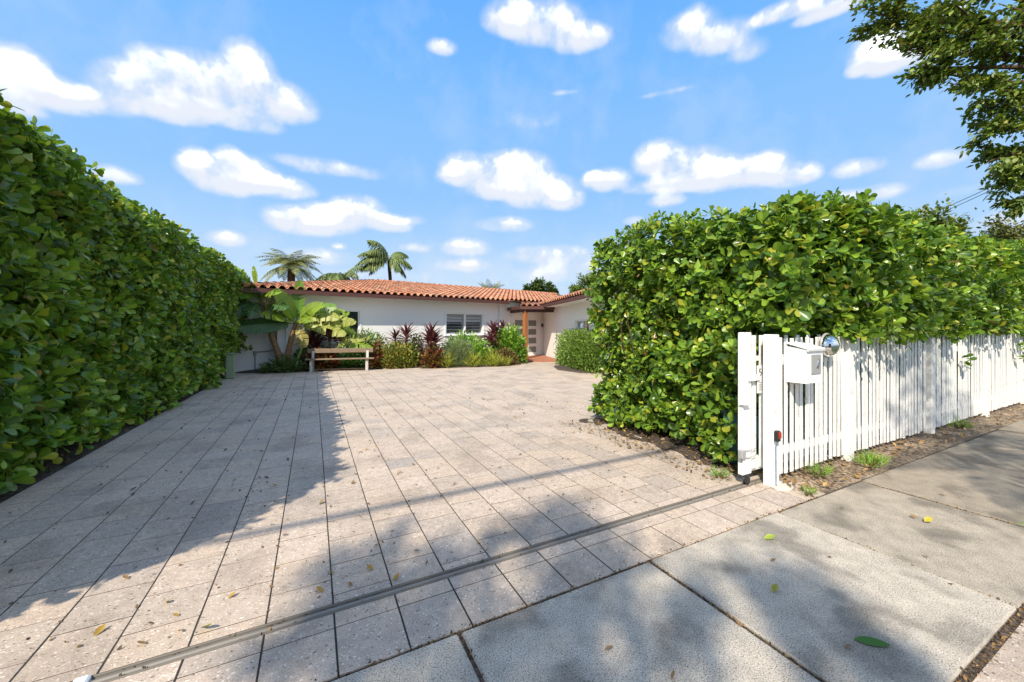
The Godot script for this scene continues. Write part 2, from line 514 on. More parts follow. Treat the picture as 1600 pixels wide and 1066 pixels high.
	M.blue_wire = mat(lin(0.12, 0.2, 0.3), 0.5)
	# wood: grain along the length
	var wd := noise(0.02, 4, 51, 512)
	var wf := noise(0.3, 2, 52, 512)
	var wb := PackedByteArray()
	wb.resize(512 * 512 * 3)
	for y in 512:
		for x in 512:
			var k := y * 512 + x
			var q := 190.0 + (wd[((y * 9) % 512) * 512 + (x / 3)] - 128) * 0.55 + (wf[((y * 3) % 512) * 512 + x / 6] - 128) * 0.4
			wb[k * 3] = int(clampf(q, 0, 255)); wb[k * 3 + 1] = int(clampf(q * 0.97, 0, 255)); wb[k * 3 + 2] = int(clampf(q * 0.92, 0, 255))
	var wood := tex(512, wb)
	M.old_wood = tri(mat(lin(0.44, 0.34, 0.26), 0.8), wood, 0.6)
	M.old_wood.uv1_world_triplanar = false
	M.cedar = tri(mat(lin(0.62, 0.25, 0.085), 0.6), wood, 0.6)
	M.cedar.uv1_world_triplanar = false
	M.bark = tri(mat(lin(0.34, 0.27, 0.2), 0.95), tex(n, b), 0.35)
	M.cane = tri(mat(lin(0.95, 0.75, 0.55), 0.95), tex(n, b), 0.3)
	# clay tiles: several firings
	var tb := noise(0.06, 4, 61, 512)
	for k in 512 * 512:
		var q := 214.0 + (tb[k] - 128) * 0.35 - 60.0 * smooth(165, 215, s2[k])
		b2[k * 3] = int(clampf(q, 0, 255)); b2[k * 3 + 1] = int(clampf(q * 0.98, 0, 255)); b2[k * 3 + 2] = int(clampf(q * 0.95, 0, 255))
	var clay := tex(512, b2)
	M.tiles = []
	for t in [[0.68, 0.30, 0.165], [0.74, 0.36, 0.21], [0.62, 0.26, 0.14], [0.77, 0.42, 0.27], [0.68, 0.30, 0.165], [0.74, 0.36, 0.21], [0.7, 0.33, 0.2], [0.46, 0.25, 0.17]]:
		M.tiles.append(tri(mat(lin(t[0], t[1], t[2]), 0.85), clay, 1.4))
	M.tile_mass = tri(mat(Color(1, 1, 1), 0.85), clay, 1.4)
	M.tile_mass.vertex_color_use_as_albedo = true
	# leaves
	M.leaf = leafmat(0.3, 0.7)
	M.softleaf = leafmat(0.5, 0.5)
	M.palmleaf = leafmat(0.45, 0.35)
	M.dry = leafmat(0.8, 0.15)

func solid_leaf(c: Color, rough: float, back: float) -> StandardMaterial3D:
	var m := leafmat(rough, back)
	m.albedo_color = c.linear_to_srgb()
	return m

# ---------------------------------------------------------------- plants
var shapes := {}
func make_shapes() -> void:
	shapes.clusia = obovate_mesh(0.275, 0.16, 0.12)
	shapes.clusia2 = obovate_mesh(0.30, 0.3, -0.12)
	shapes.oval = leaf_mesh([0.02, 0.17, 0.26, 0.24, 0.12, 0.01], 0.15, 0.15, 1.1)
	shapes.small = leaf_mesh([0.03, 0.26, 0.28, 0.02], 0.15, 0.1, 1.0)
	shapes.strap = leaf_mesh([0.03, 0.06, 0.085, 0.08, 0.05, 0.005], 0.35, 0.35, 1.25)
	shapes.blade = leaf_mesh([0.02, 0.025, 0.02, 0.004], 0.3, 0.45, 1.0)
	shapes.flat = leaf_mesh([0.02, 0.1, 0.15, 0.165, 0.165, 0.15, 0.1, 0.02], 0.08, 0.04, 1.1)
	shapes.dry = leaf_mesh([0.02, 0.2, 0.3, 0.22, 0.02], 0.45, -0.35, 0.8)

func greens(p: String) -> Color:
	var t := rng.randf()
	var v := rng.randf_range(0.75, 1.25)
	match p:
		"clusia":
			if t < 0.08: return Color(0.42, 0.45, 0.05) * v
			if t < 0.088: return Color(0.33, 0.24, 0.06) * v
			if t < 0.45: return Color(0.235, 0.365, 0.036) * v
			if t < 0.82: return Color(0.14, 0.26, 0.03) * v
			return Color(0.075, 0.16, 0.028) * v
		"tree": return (Color(0.13, 0.2, 0.035) if t < 0.65 else Color(0.24, 0.31, 0.05) if t < 0.93 else Color(0.26, 0.24, 0.05)) * v
		"tree_yellow": return (Color(0.14, 0.2, 0.03) if t < 0.6 else Color(0.24, 0.27, 0.04)) * v
		"tree_dark": return (Color(0.06, 0.11, 0.025) if t < 0.7 else Color(0.11, 0.16, 0.035)) * v * 1.15
		"tree_olive": return (Color(0.11, 0.13, 0.03) if t < 0.7 else Color(0.19, 0.19, 0.04)) * v
		"lime": return (Color(0.12, 0.26, 0.025) if t < 0.6 else Color(0.21, 0.33, 0.03)) * v * 1.25
		"grassy": return (Color(0.26, 0.32, 0.03) if t < 0.6 else Color(0.36, 0.34, 0.05)) * v * 1.15
		"mid": return (Color(0.11, 0.2, 0.035) if t < 0.6 else Color(0.19, 0.27, 0.045)) * v * 1.25
		"deep": return (Color(0.06, 0.13, 0.03) if t < 0.7 else Color(0.1, 0.19, 0.04)) * v * 1.25
		"silver": return (Color(0.16, 0.21, 0.09) if t < 0.7 else Color(0.24, 0.28, 0.12)) * v * 1.2
		"croton": return (Color(0.2, 0.06, 0.025) if t < 0.35 else Color(0.085, 0.035, 0.025) if t < 0.68 else Color(0.26, 0.16, 0.03) if t < 0.85 else Color(0.09, 0.13, 0.03)) * v * 1.25
		"rusty": return (Color(0.19, 0.1, 0.04) if t < 0.55 else Color(0.12, 0.13, 0.035) if t < 0.85 else Color(0.3, 0.16, 0.06)) * v
		"mixed": return (Color(0.12, 0.17, 0.03) if t < 0.55 else Color(0.26, 0.24, 0.04) if t < 0.88 else Color(0.3, 0.15, 0.04)) * v * 1.3
		"fern": return (Color(0.07, 0.13, 0.035) if t < 0.7 else Color(0.14, 0.19, 0.05)) * v * 1.25
		"ti": return (Color(0.105, 0.032, 0.042) if t < 0.6 else Color(0.2, 0.075, 0.085) if t < 0.88 else Color(0.05, 0.028, 0.022)) * v * 1.15
		"palm": return (Color(0.1, 0.15, 0.035) if t < 0.6 else Color(0.18, 0.21, 0.06)) * v * 1.15
		"pale_palm": return (Color(0.2, 0.23, 0.08) if t < 0.6 else Color(0.3, 0.3, 0.11)) * v
		"brown": return (Color(0.24, 0.14, 0.055) if t < 0.5 else Color(0.33, 0.21, 0.07) if t < 0.8 else Color(0.12, 0.07, 0.035)) * v
	return Color(0.06, 0.12, 0.02) * v

# a clipped hedge of thick obovate leaves in rosettes. blocks: [centre, half size, corner radius] in the hedge's own axes
func hedge(called: String, label: String, at: Vector3, turn: float, blocks: Array, per_m2: float, size: float, pal: String, bumps: float, sd: int, skip: Callable) -> Node3D:
	var root := thing(called, label, "hedge", at, turn)
	rng.seed = sd
	var inv := root.transform
	var fn := FastNoiseLite.new()
	fn.seed = sd
	fn.frequency = 0.7
	fn.fractal_octaves = 3
	var sc := [Scatter.new(), Scatter.new()]
	var near := []
	for bl in blocks:
		var c0: Vector3 = bl[0]
		var h: Vector3 = bl[1]
		var rad: float = bl[2]
		var areas := [h.y * h.z * 4, h.y * h.z * 4, h.x * h.z * 4, h.x * h.z * 4, h.x * h.y * 4, h.x * h.y * 4]
		for face in 6:
			if not bl[3].contains("xXyYzZ"[face]): continue
			for i in int(areas[face] * per_m2):
				var u := rng.randf_range(-1, 1)
				var v := rng.randf_range(-1, 1)
				var p := Vector3(u, v, 0)
				var sg := -1.0 if face % 2 == 0 else 1.0
				if face < 2: p = Vector3(sg * h.x, u * h.y, v * h.z)
				elif face < 4: p = Vector3(u * h.x, sg * h.y, v * h.z)
				else: p = Vector3(u * h.x, v * h.y, sg * h.z)
				var inner := Vector3(clampf(p.x, -h.x + rad, h.x - rad), clampf(p.y, -h.y + rad, h.y - rad), clampf(p.z, -h.z + rad, h.z - rad))
				var n := (p - inner).normalized()
				p = c0 + inner + n * rad
				var deep := rng.randf()
				deep = deep * deep * 0.42
				p += n * (fn.get_noise_3dv(p) * bumps - deep) + rv() * 0.03
				if rng.randf() < 0.03: p += n * rng.randf_range(0.03, 0.12)
				if skip.call(p): continue
				var ax := (n * 0.75 + Vector3(0, 0.35, 0) + rv() * 0.65).normalized()
				var side := ax.cross(rv()).normalized()
				var cnt := rng.randi_range(5, 8)
				var big := rng.randf_range(0.8, 1.15) * size
				var tone := rng.randf_range(0.8, 1.2)
				for k in cnt:
					var turnk := k * 2.4 + rng.randf_range(-0.4, 0.4)
					var out := side.rotated(ax, turnk)
					var open := deg_to_rad(lerpf(30, 88, float(k) / cnt) + rng.randf_range(-14, 14))
					var dir := ax * cos(open) + out * sin(open) - Vector3(0, 0.12, 0)
					var up := ax * sin(open) - out * cos(open)
					var l := big * lerpf(0.7, 1.1, float(k) / cnt) * rng.randf_range(0.85, 1.15)
					var t := Transform3D(aim(dir, up + rv() * 0.25, l, rng.randf_range(0.85, 1.15)), p - ax * 0.012 * k)
					var col := greens(pal) * tone
					var which := 0 if rng.randf() < 0.65 else 1
					var wp: Vector3 = inv * (t.origin + dir * l * 0.5)
					if deep < 0.07:
						var dd := in_view(wp)
						if dd > 0.0 and dd < 6.5:
							near.append([dd / l, which, t, col])
							continue
					sc[which].add(t, col)
	for bl in blocks:          # the foliage further in, as dense as it grows
		var c0: Vector3 = bl[0]
		var h: Vector3 = bl[1]
		for i in int(h.x * h.y * h.z * 8.0 * 190.0):
			var p := Vector3(rng.randf_range(-1, 1) * (h.x - 0.12), rng.randf_range(-1, 1) * (h.y - 0.12), rng.randf_range(-1, 1) * (h.z - 0.12))
			var dist := minf(h.x - absf(p.x), minf(h.y - absf(p.y), h.z - absf(p.z)))
			p += c0
			if dist > 0.75 or skip.call(p): continue
			for k in 3:
				sc[k % 2].add(Transform3D(aim(rv(), Vector3.UP + rv(), size * rng.randf_range(0.8, 1.2)), p + rv() * 0.05), greens(pal))
	near.sort_custom(func(a, b): return a[0] < b[0])
	var mats := []
	for k in 14: mats.append(solid_leaf(greens(pal), 0.3, 0.7))
	for k in near.size():
		var e: Array = near[k]
		if k < 300:
			put("leaf", shapes.clusia if e[1] == 0 else shapes.clusia2, mats[k % 14], root, e[2])
		else:
			sc[e[1]].add(e[2], e[3])
	many("foliage", shapes.clusia, M.leaf, sc[0], root)
	many("foliage", shapes.clusia2, M.leaf, sc[1], root)
	return root

# leaves over and in an ellipsoid, standing on stems
func bush(called: String, label: String, at: Vector3, r: Vector3, count: int, leaf: String, size: float, pal: String, m: StandardMaterial3D, group := "", up := 0.5, box := 2.0, cat := "shrub") -> Node3D:
	var root := thing(called, label, cat, at, 0.0, group)
	var s := Scatter.new()
	for i in count:
		var d := rv()
		d.y = d.y * 0.5 + 0.5 if rng.randf() < 0.5 else absf(d.y)
		var q := pow(rng.randf(), 0.4)
		var e := pow(pow(absf(d.x), box) + pow(absf(d.y), box) + pow(absf(d.z), box), -1.0 / box)
		var p := Vector3(d.x * r.x, d.y * r.y, d.z * r.z) * e * q * (1.0 + rng.randf_range(-0.1, 0.14))
		p.y = maxf(p.y, 0.03)
		var dir := d + Vector3(0, up, 0) + rv() * 0.7
		s.add(Transform3D(aim(dir, Vector3.UP + rv() * 0.8, size * rng.randf_range(0.7, 1.3)), p), greens(pal))
	many("foliage", shapes[leaf], m, s, root)
	var b := MB.new()
	for i in 5:
		var a := TAU * i / 5 + rng.randf()
		b.tube([Vector3(cos(a) * 0.04, -0.02, sin(a) * 0.04), Vector3(cos(a) * r.x * 0.3, r.y * 0.4, sin(a) * r.z * 0.3), Vector3(cos(a) * r.x * 0.5, r.y * 0.75, sin(a) * r.z * 0.5)], [0.014, 0.01, 0.005], 5)
	put("stem", b.mesh(), M.bark, root)
	return root

# canes topped with burgundy straps
func cordyline(label: String, at: Vector3, h: float, heads: int, size: float, pal := "ti") -> Node3D:
	var root := thing("cordyline", label, "plant", at, 0.0, "burgundy ti plants in the front bed")
	for k in heads:
		var lean := Vector3(rng.randf_range(-0.22, 0.22), 0, rng.randf_range(-0.1, 0.1)) * (0.4 if heads == 1 else 1.0)
		var top := Vector3(lean.x, (h - size * 0.75) * (1.0 if k == 0 else rng.randf_range(0.65, 0.9)), lean.z)
		var b := MB.new()
		b.tube([Vector3(lean.x * 0.1, -0.02, 0), top * 0.5 + Vector3(lean.x * 0.1, 0, 0), top], [0.02, 0.016, 0.012], 6)
		put("cane", b.mesh(), M.cane, root)
		var cnt := 32
		for i in cnt:
			var f := float(i) / cnt
			var a := i * 2.4
			var open := lerpf(0.15, 1.5, f) + rng.randf_range(-0.15, 0.15)
			var out := Vector3(cos(a), 0, sin(a))
			var dir := Vector3.UP * cos(open) + out * sin(open)
			var l := size * lerpf(0.75, 1.1, f) * rng.randf_range(0.85, 1.15)
			var t := Transform3D(aim(dir, Vector3.UP * sin(open) - out * cos(open), l, 1.0), top - Vector3(0, f * size * 0.55, 0))
			put("leaf", shapes.strap, M.ti[rng.randi() % M.ti.size()], root, t)
	return root

# feather frond: a curved rib with two rows of leaflets; one mesh
func frond_mesh(start: Vector3, length: float, droop: float, wind: Vector3, leaf_len: float, n: int, pal: String, hang := 0.5) -> ArrayMesh:
	var b := MB.new()
	var pts := []
	var rad := []
	var p := Vector3.ZERO
	var d := start.normalized()
	var seg := 14
	for i in seg + 1:
		pts.append(p); rad.append(lerpf(0.022, 0.004, float(i) / seg))
		p += d * length / seg
		d = (d + (Vector3(0, -droop, 0) + wind) / seg).normalized()
	b.col = greens(pal) * 1.3
	b.tube(pts, rad, 4)
	for i in n:
		var f := lerpf(0.12, 1.0, (i + 0.5) / n)
		var q := minf(f * seg, seg - 0.01)
		var a: Vector3 = pts[int(q)]
		var c: Vector3 = pts[int(q) + 1]
		var o := a.lerp(c, q - int(q))
		var fw := (c - a).normalized()
		var sd := fw.cross(Vector3.UP).normalized()
		for s in [-1.0, 1.0]:
			var l: float = leaf_len * sin(PI * clampf(f * 0.85 + 0.12, 0, 1)) * rng.randf_range(0.85, 1.1)
			var dir: Vector3 = (sd * s + fw * rng.randf_range(0.35, 0.7) - Vector3(0, hang * rng.randf_range(0.5, 1.2), 0) + wind * 0.6).normalized()
			var wv: Vector3 = dir.cross(fw).cross(dir).normalized() * leaf_len * 0.035
			b.col = greens(pal)
			var e: Vector3 = o + dir * l * 0.5
			var tip: Vector3 = o + (dir - Vector3(0, hang * 0.35, 0)).normalized() * l
			b.quad(o - wv * 0.5, e - wv, e + wv, o + wv * 0.5)
			b.tri(e - wv, tip, e + wv)
	return b.mesh()

func palm(called: String, label: String, foot: Vector3, crown: Vector3, trunk_r: float, list: Array, pal: String, leaf_len: float, n: int, hang := 0.5) -> Node3D:
	var root := thing(called, label, "palm tree", foot)
	var b := MB.new()
	var top := crown - foot
	var pts := []
	var rad := []
	for i in 9:
		var f := i / 8.0
		pts.append(Vector3(top.x * f * f, top.y * f - (0.3 if i == 0 else 0.0), top.z * f * f))
		rad.append(trunk_r * lerpf(1.25, 0.9, f) * (1.0 + 0.06 * (i % 2)))
	b.tube(pts, rad, 10)
	put("trunk", b.mesh(), M.bark, root)
	for e in list:      # [start direction, length, droop, wind]
		put("frond", frond_mesh(e[0], e[1], e[2], e[3], leaf_len, n, pal, hang), M.palmleaf, root, Transform3D(Basis(), top + Vector3(0, trunk_r * 0.4, 0)))
	return root

# tree: trunk, limbs to each clump, leaves through the clumps
func tree(called: String, label: String, foot: Vector3, fork: Vector3, clumps: Array, per: float, leaf: String, size: float, pal: String, trunk_r: float, m: StandardMaterial3D, flat := 1.0) -> Node3D:
	var root := thing(called, label, "tree", foot)
	var b := MB.new()
	var fk := fork - foot
	b.tube([Vector3(0, -0.3, 0), fk * 0.5 + Vector3(0.1, 0, 0.05), fk], [trunk_r * 1.2, trunk_r, trunk_r * 0.8], 10)
	put("trunk", b.mesh(), M.bark, root)
	var lb := MB.new()
	var s := Scatter.new()
	for cl in clumps:
		var c: Vector3 = cl[0] - foot
		var r: float = cl[1]
		var mid := fk.lerp(c, 0.5) + Vector3(0, 0.12, 0) * (c - fk).length() + rv() * 0.15
		lb.tube([fk, mid, c, c + (c - mid).normalized() * r * 0.6], [trunk_r * 0.4, trunk_r * 0.2, trunk_r * 0.09, 0.008], 6, false)
		for tw in 9:
			var e := c + rv() * r * rng.randf_range(0.5, 0.95)
			var st := mid.lerp(c, rng.randf_range(0.55, 1.0))
			lb.tube([st, st.lerp(e, 0.6) + Vector3(0, 0.05 * r, 0), e], [trunk_r * 0.07 + 0.004, trunk_r * 0.04 + 0.003, 0.003], 4, false)
			var nn := int(per * (float(cl[2]) if cl.size() > 2 else 1.0) / 9.0)
			for i in nn:
				var f := rng.randf_range(0.25, 1.1)
				var o := st.lerp(e, f) + Vector3(rng.randfn(), rng.randfn() * flat, rng.randfn()) * r * 0.17
				s.add(Transform3D(aim((e - st).normalized() + rv() * 0.9 - Vector3(0, 0.25, 0), Vector3.UP + rv() * 0.7, size * rng.randf_range(0.7, 1.25)), o), greens(pal))
	put("limb", lb.mesh(), M.bark, root)
	many("crown", shapes[leaf], m, s, root)
	return root

# ---------------------------------------------------------------- scene
func _ready() -> void:
	var cam := Camera3D.new()
	cam.name = "camera"
	cam.position = eye
	cam.rotation.y = -YAW
	var near := 0.05
	cam.set_frustum(1066.0 / 605.0 * near, Vector2(0, -20.0 / 605.0 * near), near, 900.0)
	add_child(cam)
	cam.current = true
	var env := Environment.new()
	env.background_mode = Environment.BG_SKY
	var sky := Sky.new()
	var pano := PanoramaSkyMaterial.new()
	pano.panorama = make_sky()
	sky.sky_material = pano
	env.sky = sky
	env.background_energy_multiplier = 1.0
	env.tonemap_mode = Environment.TONE_MAPPER_LINEAR
	env.tonemap_exposure = EXPO
	env.sdfgi_enabled = true
	env.ssao_enabled = true
	env.ssil_enabled = true
	var we := WorldEnvironment.new()
	we.name = "world_environment"
	we.environment = env
	add_child(we)
	var sun := DirectionalLight3D.new()
	sun.name = "sun"
	sun.light_energy = 1.35
	sun.light_color = Color(1.0, 0.955, 0.88)
	sun.light_angular_distance = 0.55
	sun.shadow_enabled = true
	sun.basis = Basis.looking_at(-SUN.normalized(), Vector3.UP)
	add_child(sun)
	rng.seed = 20
	make_materials()
	make_shapes()
	M.ti = []
	for k in 8: M.ti.append(solid_leaf(greens("ti"), 0.45, 0.5))
	build_ground()
	build_house()
	build_fence()
	build_hedges()
	build_bed()
	build_far()
	build_street_trees()
	build_small()

# ---------------------------------------------------------------- ground
const PX := 0.0965        # a longitudinal joint of the driveway
const P := 0.3105         # paver pitch
func paver_mesh(w: float, l: float) -> ArrayMesh:
	var b := MB.new()
	b.bx(Vector3(0, -0.025, 0), Vector3(w, 0.05, l), 0.0012)
	return b.mesh()

func lay(root: Node3D, list: Array, limit: int) -> void:
	# list: [x, z, w, l, grey]. The pavers that show largest become parts, the rest one mass
	var order := []
	for k in list.size():
		var e: Array = list[k]
		var dd := in_view(Vector3(e[0], 0, e[1]), 0.12)
		order.append([dd * dd * dd if dd > 0 else 1e6, k])
	order.sort_custom(func(a, b): return a[0] < b[0])
	var seen := {}
	var s := Scatter.new()
	var tones := [Color(1, 1, 1), Color(1.06, 1.06, 1.06), Color(0.94, 0.955, 0.965), Color(1.02, 1.01, 0.99), Color(0.88, 0.9, 0.92), Color(0.75, 0.83, 0.9)]
	for q in order.size():
		var e: Array = list[order[q][1]]
		var t := Transform3D(Basis.from_euler(Vector3(clampf(rng.randfn(), -1.6, 1.6) * 0.0014, rng.randfn() * 0.003, clampf(rng.randfn(), -1.6, 1.6) * 0.0014)), Vector3(e[0], rng.randf_range(0.0, 0.0012), e[1]))
		var tone: int = 5 if e[4] else [0, 0, 1, 2, 3, 3, 4][rng.randi() % 7]
		if q < limit and order[q][0] < 1e5:
			var key := "%.3f %.3f" % [e[2], e[3]]
			if not seen.has(key): seen[key] = paver_mesh(e[2], e[3])
			put("paver", seen[key], M.pavers[tone], root, t)
		else:
			var c: Color = tones[tone]
			s.add(Transform3D(t.basis.scaled_local(Vector3(e[2] / 0.3, 1, e[3] / 0.3)), t.origin), Color(0.49 / 0.49 * c.r, c.g * 0.955, c.b * 0.9))
	if s.count:
		many("pavers", paver_mesh(0.3, 0.3), M.paver_mass, s, root)

func sheet(x0: float, x1: float, z0: float, z1: float, y: float) -> ArrayMesh:
	var b := MB.new()
	b.quad(Vector3(x0, y, z1), Vector3(x1, y, z1), Vector3(x1, y, z0), Vector3(x0, y, z0))
	return b.mesh()

func bumpy(x0: float, x1: float, z0: float, z1: float, y: float, amp: float, step: float, sd: int, edge := 0.15) -> ArrayMesh:
	var fn := FastNoiseLite.new()
	fn.seed = sd
	fn.frequency = 1.6
	fn.fractal_octaves = 4
	var b := MB.new()
	var rows := []
	var nx := int((x1 - x0) / step) + 1
	var nz := int((z1 - z0) / step) + 1
	for r in nz + 1:
		var row := []
		for q in nx + 1:
			var x := lerpf(x0, x1, float(q) / nx)
			var z := lerpf(z1, z0, float(r) / nz)
			var e := minf(minf(x - x0, x1 - x), minf(z - z0, z1 - z))
			row.append(Vector3(x, y + (amp * (0.5 + fn.get_noise_2d(x * 2, z * 2))) * smooth(0, edge, e), z))
		rows.append(row)
	b.grid(rows)
	return b.mesh()

func build_ground() -> void:
	var g := put("ground", sheet(-400, 400, -400, 400, -0.075), M.lawn)
	tag(g, "green lawn and open ground stretching away beyond the property", "ground", "", "structure")
	# driveway
	var d := thing("driveway", "pale square pavers laid in running bond from the gate track to the house", "driveway", Vector3.ZERO, 0, "", "structure")
	put("joint_sand", sheet(-2.37, 9.6, -17.2, -2.318, -0.0016), M.joint, d)
	var list := []
	for k in range(-8, 31):
		var x := PX + (k + 0.5) * P
		var z := -2.39 if posmod(k, 2) == 0 else -2.545
		var first := absf(z + 2.318) - 0.006
		list.append([x, (z - 2.318) / 2.0, P - 0.009, first, false])
		while z > -16.9:
			var zc := z - P / 2.0
			z -= P
			if x > 4.3 and zc > -5.2: continue
			if x > 5.2 and zc > -6.4: continue
			if zc < -16.0 and x < 2.0 : continue
			list.append([x, zc, P - 0.0078, P - 0.0074, (k == 2 and absf(zc + 2.55) < 0.1) or rng.randf() < 0.006])
	# the band between the gate track and the pavement
	lay(d, list, 235)
	var a := thing("driveway_threshold", "single row of square pavers between gate track and concrete sidewalk", "paving", Vector3.ZERO, 0, "", "structure")
	put("joint_sand", sheet(-2.4, 4.02, -2.242, -1.836, -0.0016), M.joint, a)
	list = []
	for k in range(-8, 13):
		var x := PX + (k + 0.5) * P
		list.append([x, -1.977, P - 0.009, 0.297, false])
		list.append([x - (0.06 if k > 6 else 0.0), -2.186, P - 0.009, 0.108, false])
	lay(a, list, 45)
	# sidewalk
	var s := thing("sidewalk", "worn grey concrete sidewalk slabs crossing in front of fence and driveway", "sidewalk", Vector3.ZERO, 0, "", "structure")
	put("joint_dirt", sheet(-6, 40, -1.835, -0.55, -0.008), M.soil, s)
	var js := [-3.2, -1.9, -0.62, 0.64, 1.93, 3.36, 4.78, 6.2, 7.6, 9.0, 10.4, 11.8, 13.2, 14.6, 16.0, 17.4, 18.8]
	for q in js.size() - 1:
		var b := MB.new()
		b.bx(Vector3((js[q] + js[q + 1]) / 2, -0.045, -1.212), Vector3(js[q + 1] - js[q] - 0.02, 0.1, 1.206), 0.008)
		put("concrete_slab", b.mesh(), M.concrete if js[q] < 3.0 else M.worn_concrete if js[q] < 4.7 else M.old_concrete, s, Transform3D(Basis.from_euler(Vector3(rng.randfn() * 0.0015, 0, rng.randfn() * 0.001)), Vector3(0, rng.randfn() * 0.001, 0)))
	# apron towards the street
	var ap := thing("street_apron", "pinkish pavers on the street side of the sidewalk at the driveway", "paving", Vector3.ZERO, 0, "", "structure")
	put("joint_dirt", sheet(-2.5, 4.4, -0.6, 1.6, -0.003), M.soil, ap)
	list = []
	for k in range(-8, 14):
		if k % 2: list.append([PX + 0.14 + (k + 0.5) * P, -0.496, P - 0.008, P / 2 - 0.008, false])
		for j in 6:
			list.append([PX + 0.14 + (k + 0.5) * P, -0.418 + (j + (0.5 if k % 2 else 0.0)) * P, P - 0.008, P - 0.008, false])
	lay(ap, list, 24)
	var rd := put("street", sheet(-60, 60, 1.7, 8.5, -0.06), mat(lin(0.06, 0.06, 0.06), 0.9))
	tag(rd, "asphalt street running along in front of the sidewalk and apron", "street", "", "structure")
	# dirt strip by the fence
	var st := put("dirt_strip", bumpy(3.98, 40, -2.9, -1.835, -0.012, 0.03, 0.09, 3), M.dirt)
	tag(st, "bare dirt strip with fallen leaves between white fence and sidewalk", "soil", "", "structure")
	# soil under the hedges and in the bed
	var lb := put("left_planting_bed", bumpy(-4.6, -2.372, -15.6, -1.9, -0.02, 0.06, 0.11, 4), M.soil)
	tag(lb, "dark shaded soil strip under the tall hedge left of the driveway", "soil", "", "structure")
	var rb := put("right_planting_bed", bumpy(3.7, 14, -5.3, -2.34, -0.012, 0.05, 0.1, 5, 0.3), M.soil)
	tag(rb, "dark soil under the rounded hedge beside the white gate", "soil", "", "structure")
	var t := thing("gate_track", "worn grey metal sliding gate track set flush across the driveway", "gate track", Vector3(0, 0, -2.279))
	var b := MB.new()
	b.bx(Vector3(1.57, -0.012, 0.03), Vector3(4.86, 0.03, 0.012), 0.003); b.bx(Vector3(1.57, -0.012, -0.03), Vector3(4.86, 0.03, 0.012), 0.003)
	b.bx(Vector3(1.57, -0.022, 0), Vector3(4.86, 0.03, 0.062), 0.002)
	put("channel", b.mesh(), mat(lin(0.17, 0.15, 0.125), 0.8, 0.1), t)
	b = MB.new()
	b.tube([Vector3(-0.84, -0.009, 0.002), Vector3(4.0, -0.009, 0.002)], [0.011, 0.011], 10)
	put("running_rail", b.mesh(), M.alu, t)
	b = MB.new()
	b.bx(Vector3(-0.875, 0.0, 0), Vector3(0.055, 0.035, 0.06), 0.008)
	put("end_stop", b.mesh(), M.white, t)

# ---------------------------------------------------------------- house
const HX := Vector3(0.9849, 0, -0.1727)
const HZ := Vector3(0.1727, 0, 0.9849)
const H0 := Vector3(1.63, 0, -16.36)
const PITCH := 0.194
const EAVE := 2.83        # top of the front fascia
func hp(t: float, y: float, z: float) -> Vector3:
	return H0 + HX * t + HZ * z + Vector3(0, y, 0)

# wall in the x-y plane, front face at z = 0, with rectangular holes
func wall_mesh(x0: float, x1: float, y0: float, y1: float, thick: float, holes: Array) -> ArrayMesh:
	var b := MB.new()
	var xs := [x0, x1]
	for h in holes: xs.append_array([h[0], h[1]])
	xs.sort()
	for q in xs.size() - 1:
		if xs[q + 1] - xs[q] < 1e-4: continue
		var xm: float = (xs[q] + xs[q + 1]) / 2
		var cuts := [y0]
		for h in holes:
			if xm > h[0] and xm < h[1]: cuts.append_array([h[2], h[3]])
		cuts.append(y1)
		for k in range(0, cuts.size(), 2):
			if cuts[k + 1] - cuts[k] < 1e-4: continue
			b.bx(Vector3(xm, (cuts[k] + cuts[k + 1]) / 2, -thick / 2), Vector3(xs[q + 1] - xs[q], cuts[k + 1] - cuts[k], thick))
	return b.mesh()

func tile_shape(seed_off: int) -> ArrayMesh:
	# one S tile: a raised barrel and a shallow pan, 0.28 wide, 0.42 long, lower end at y = 0
	var b := MB.new()
	var prof := []
	for k in 9:
		var a := PI * k / 8.0
		prof.append(Vector2(-0.035 - cos(a) * 0.095, sin(a) * 0.085))
	for k in range(1, 5):
		var f := k / 4.0
		prof.append(Vector2(0.06 + 0.09 * f, -0.018 * sin(PI * f)))
	var rows := []
	for r in 2:
		var row := []
		for p in prof:
			row.append(Vector3(p.x * (1.0 if r == 0 else 0.94), 0.42 * r, p.y * (1.0 if r == 0 else 0.9) + (0.034 if r == 0 else 0.006)))
		rows.append(row)
	b.grid(rows)
	for k in prof.size() - 1:       # the thick lower lip
		var p0: Vector3 = rows[0][k]
		var p1: Vector3 = rows[0][k + 1]
		b.quad(p0 - Vector3(0, 0, 0.014), p1 - Vector3(0, 0, 0.014), p1, p0)
	return b.mesh()

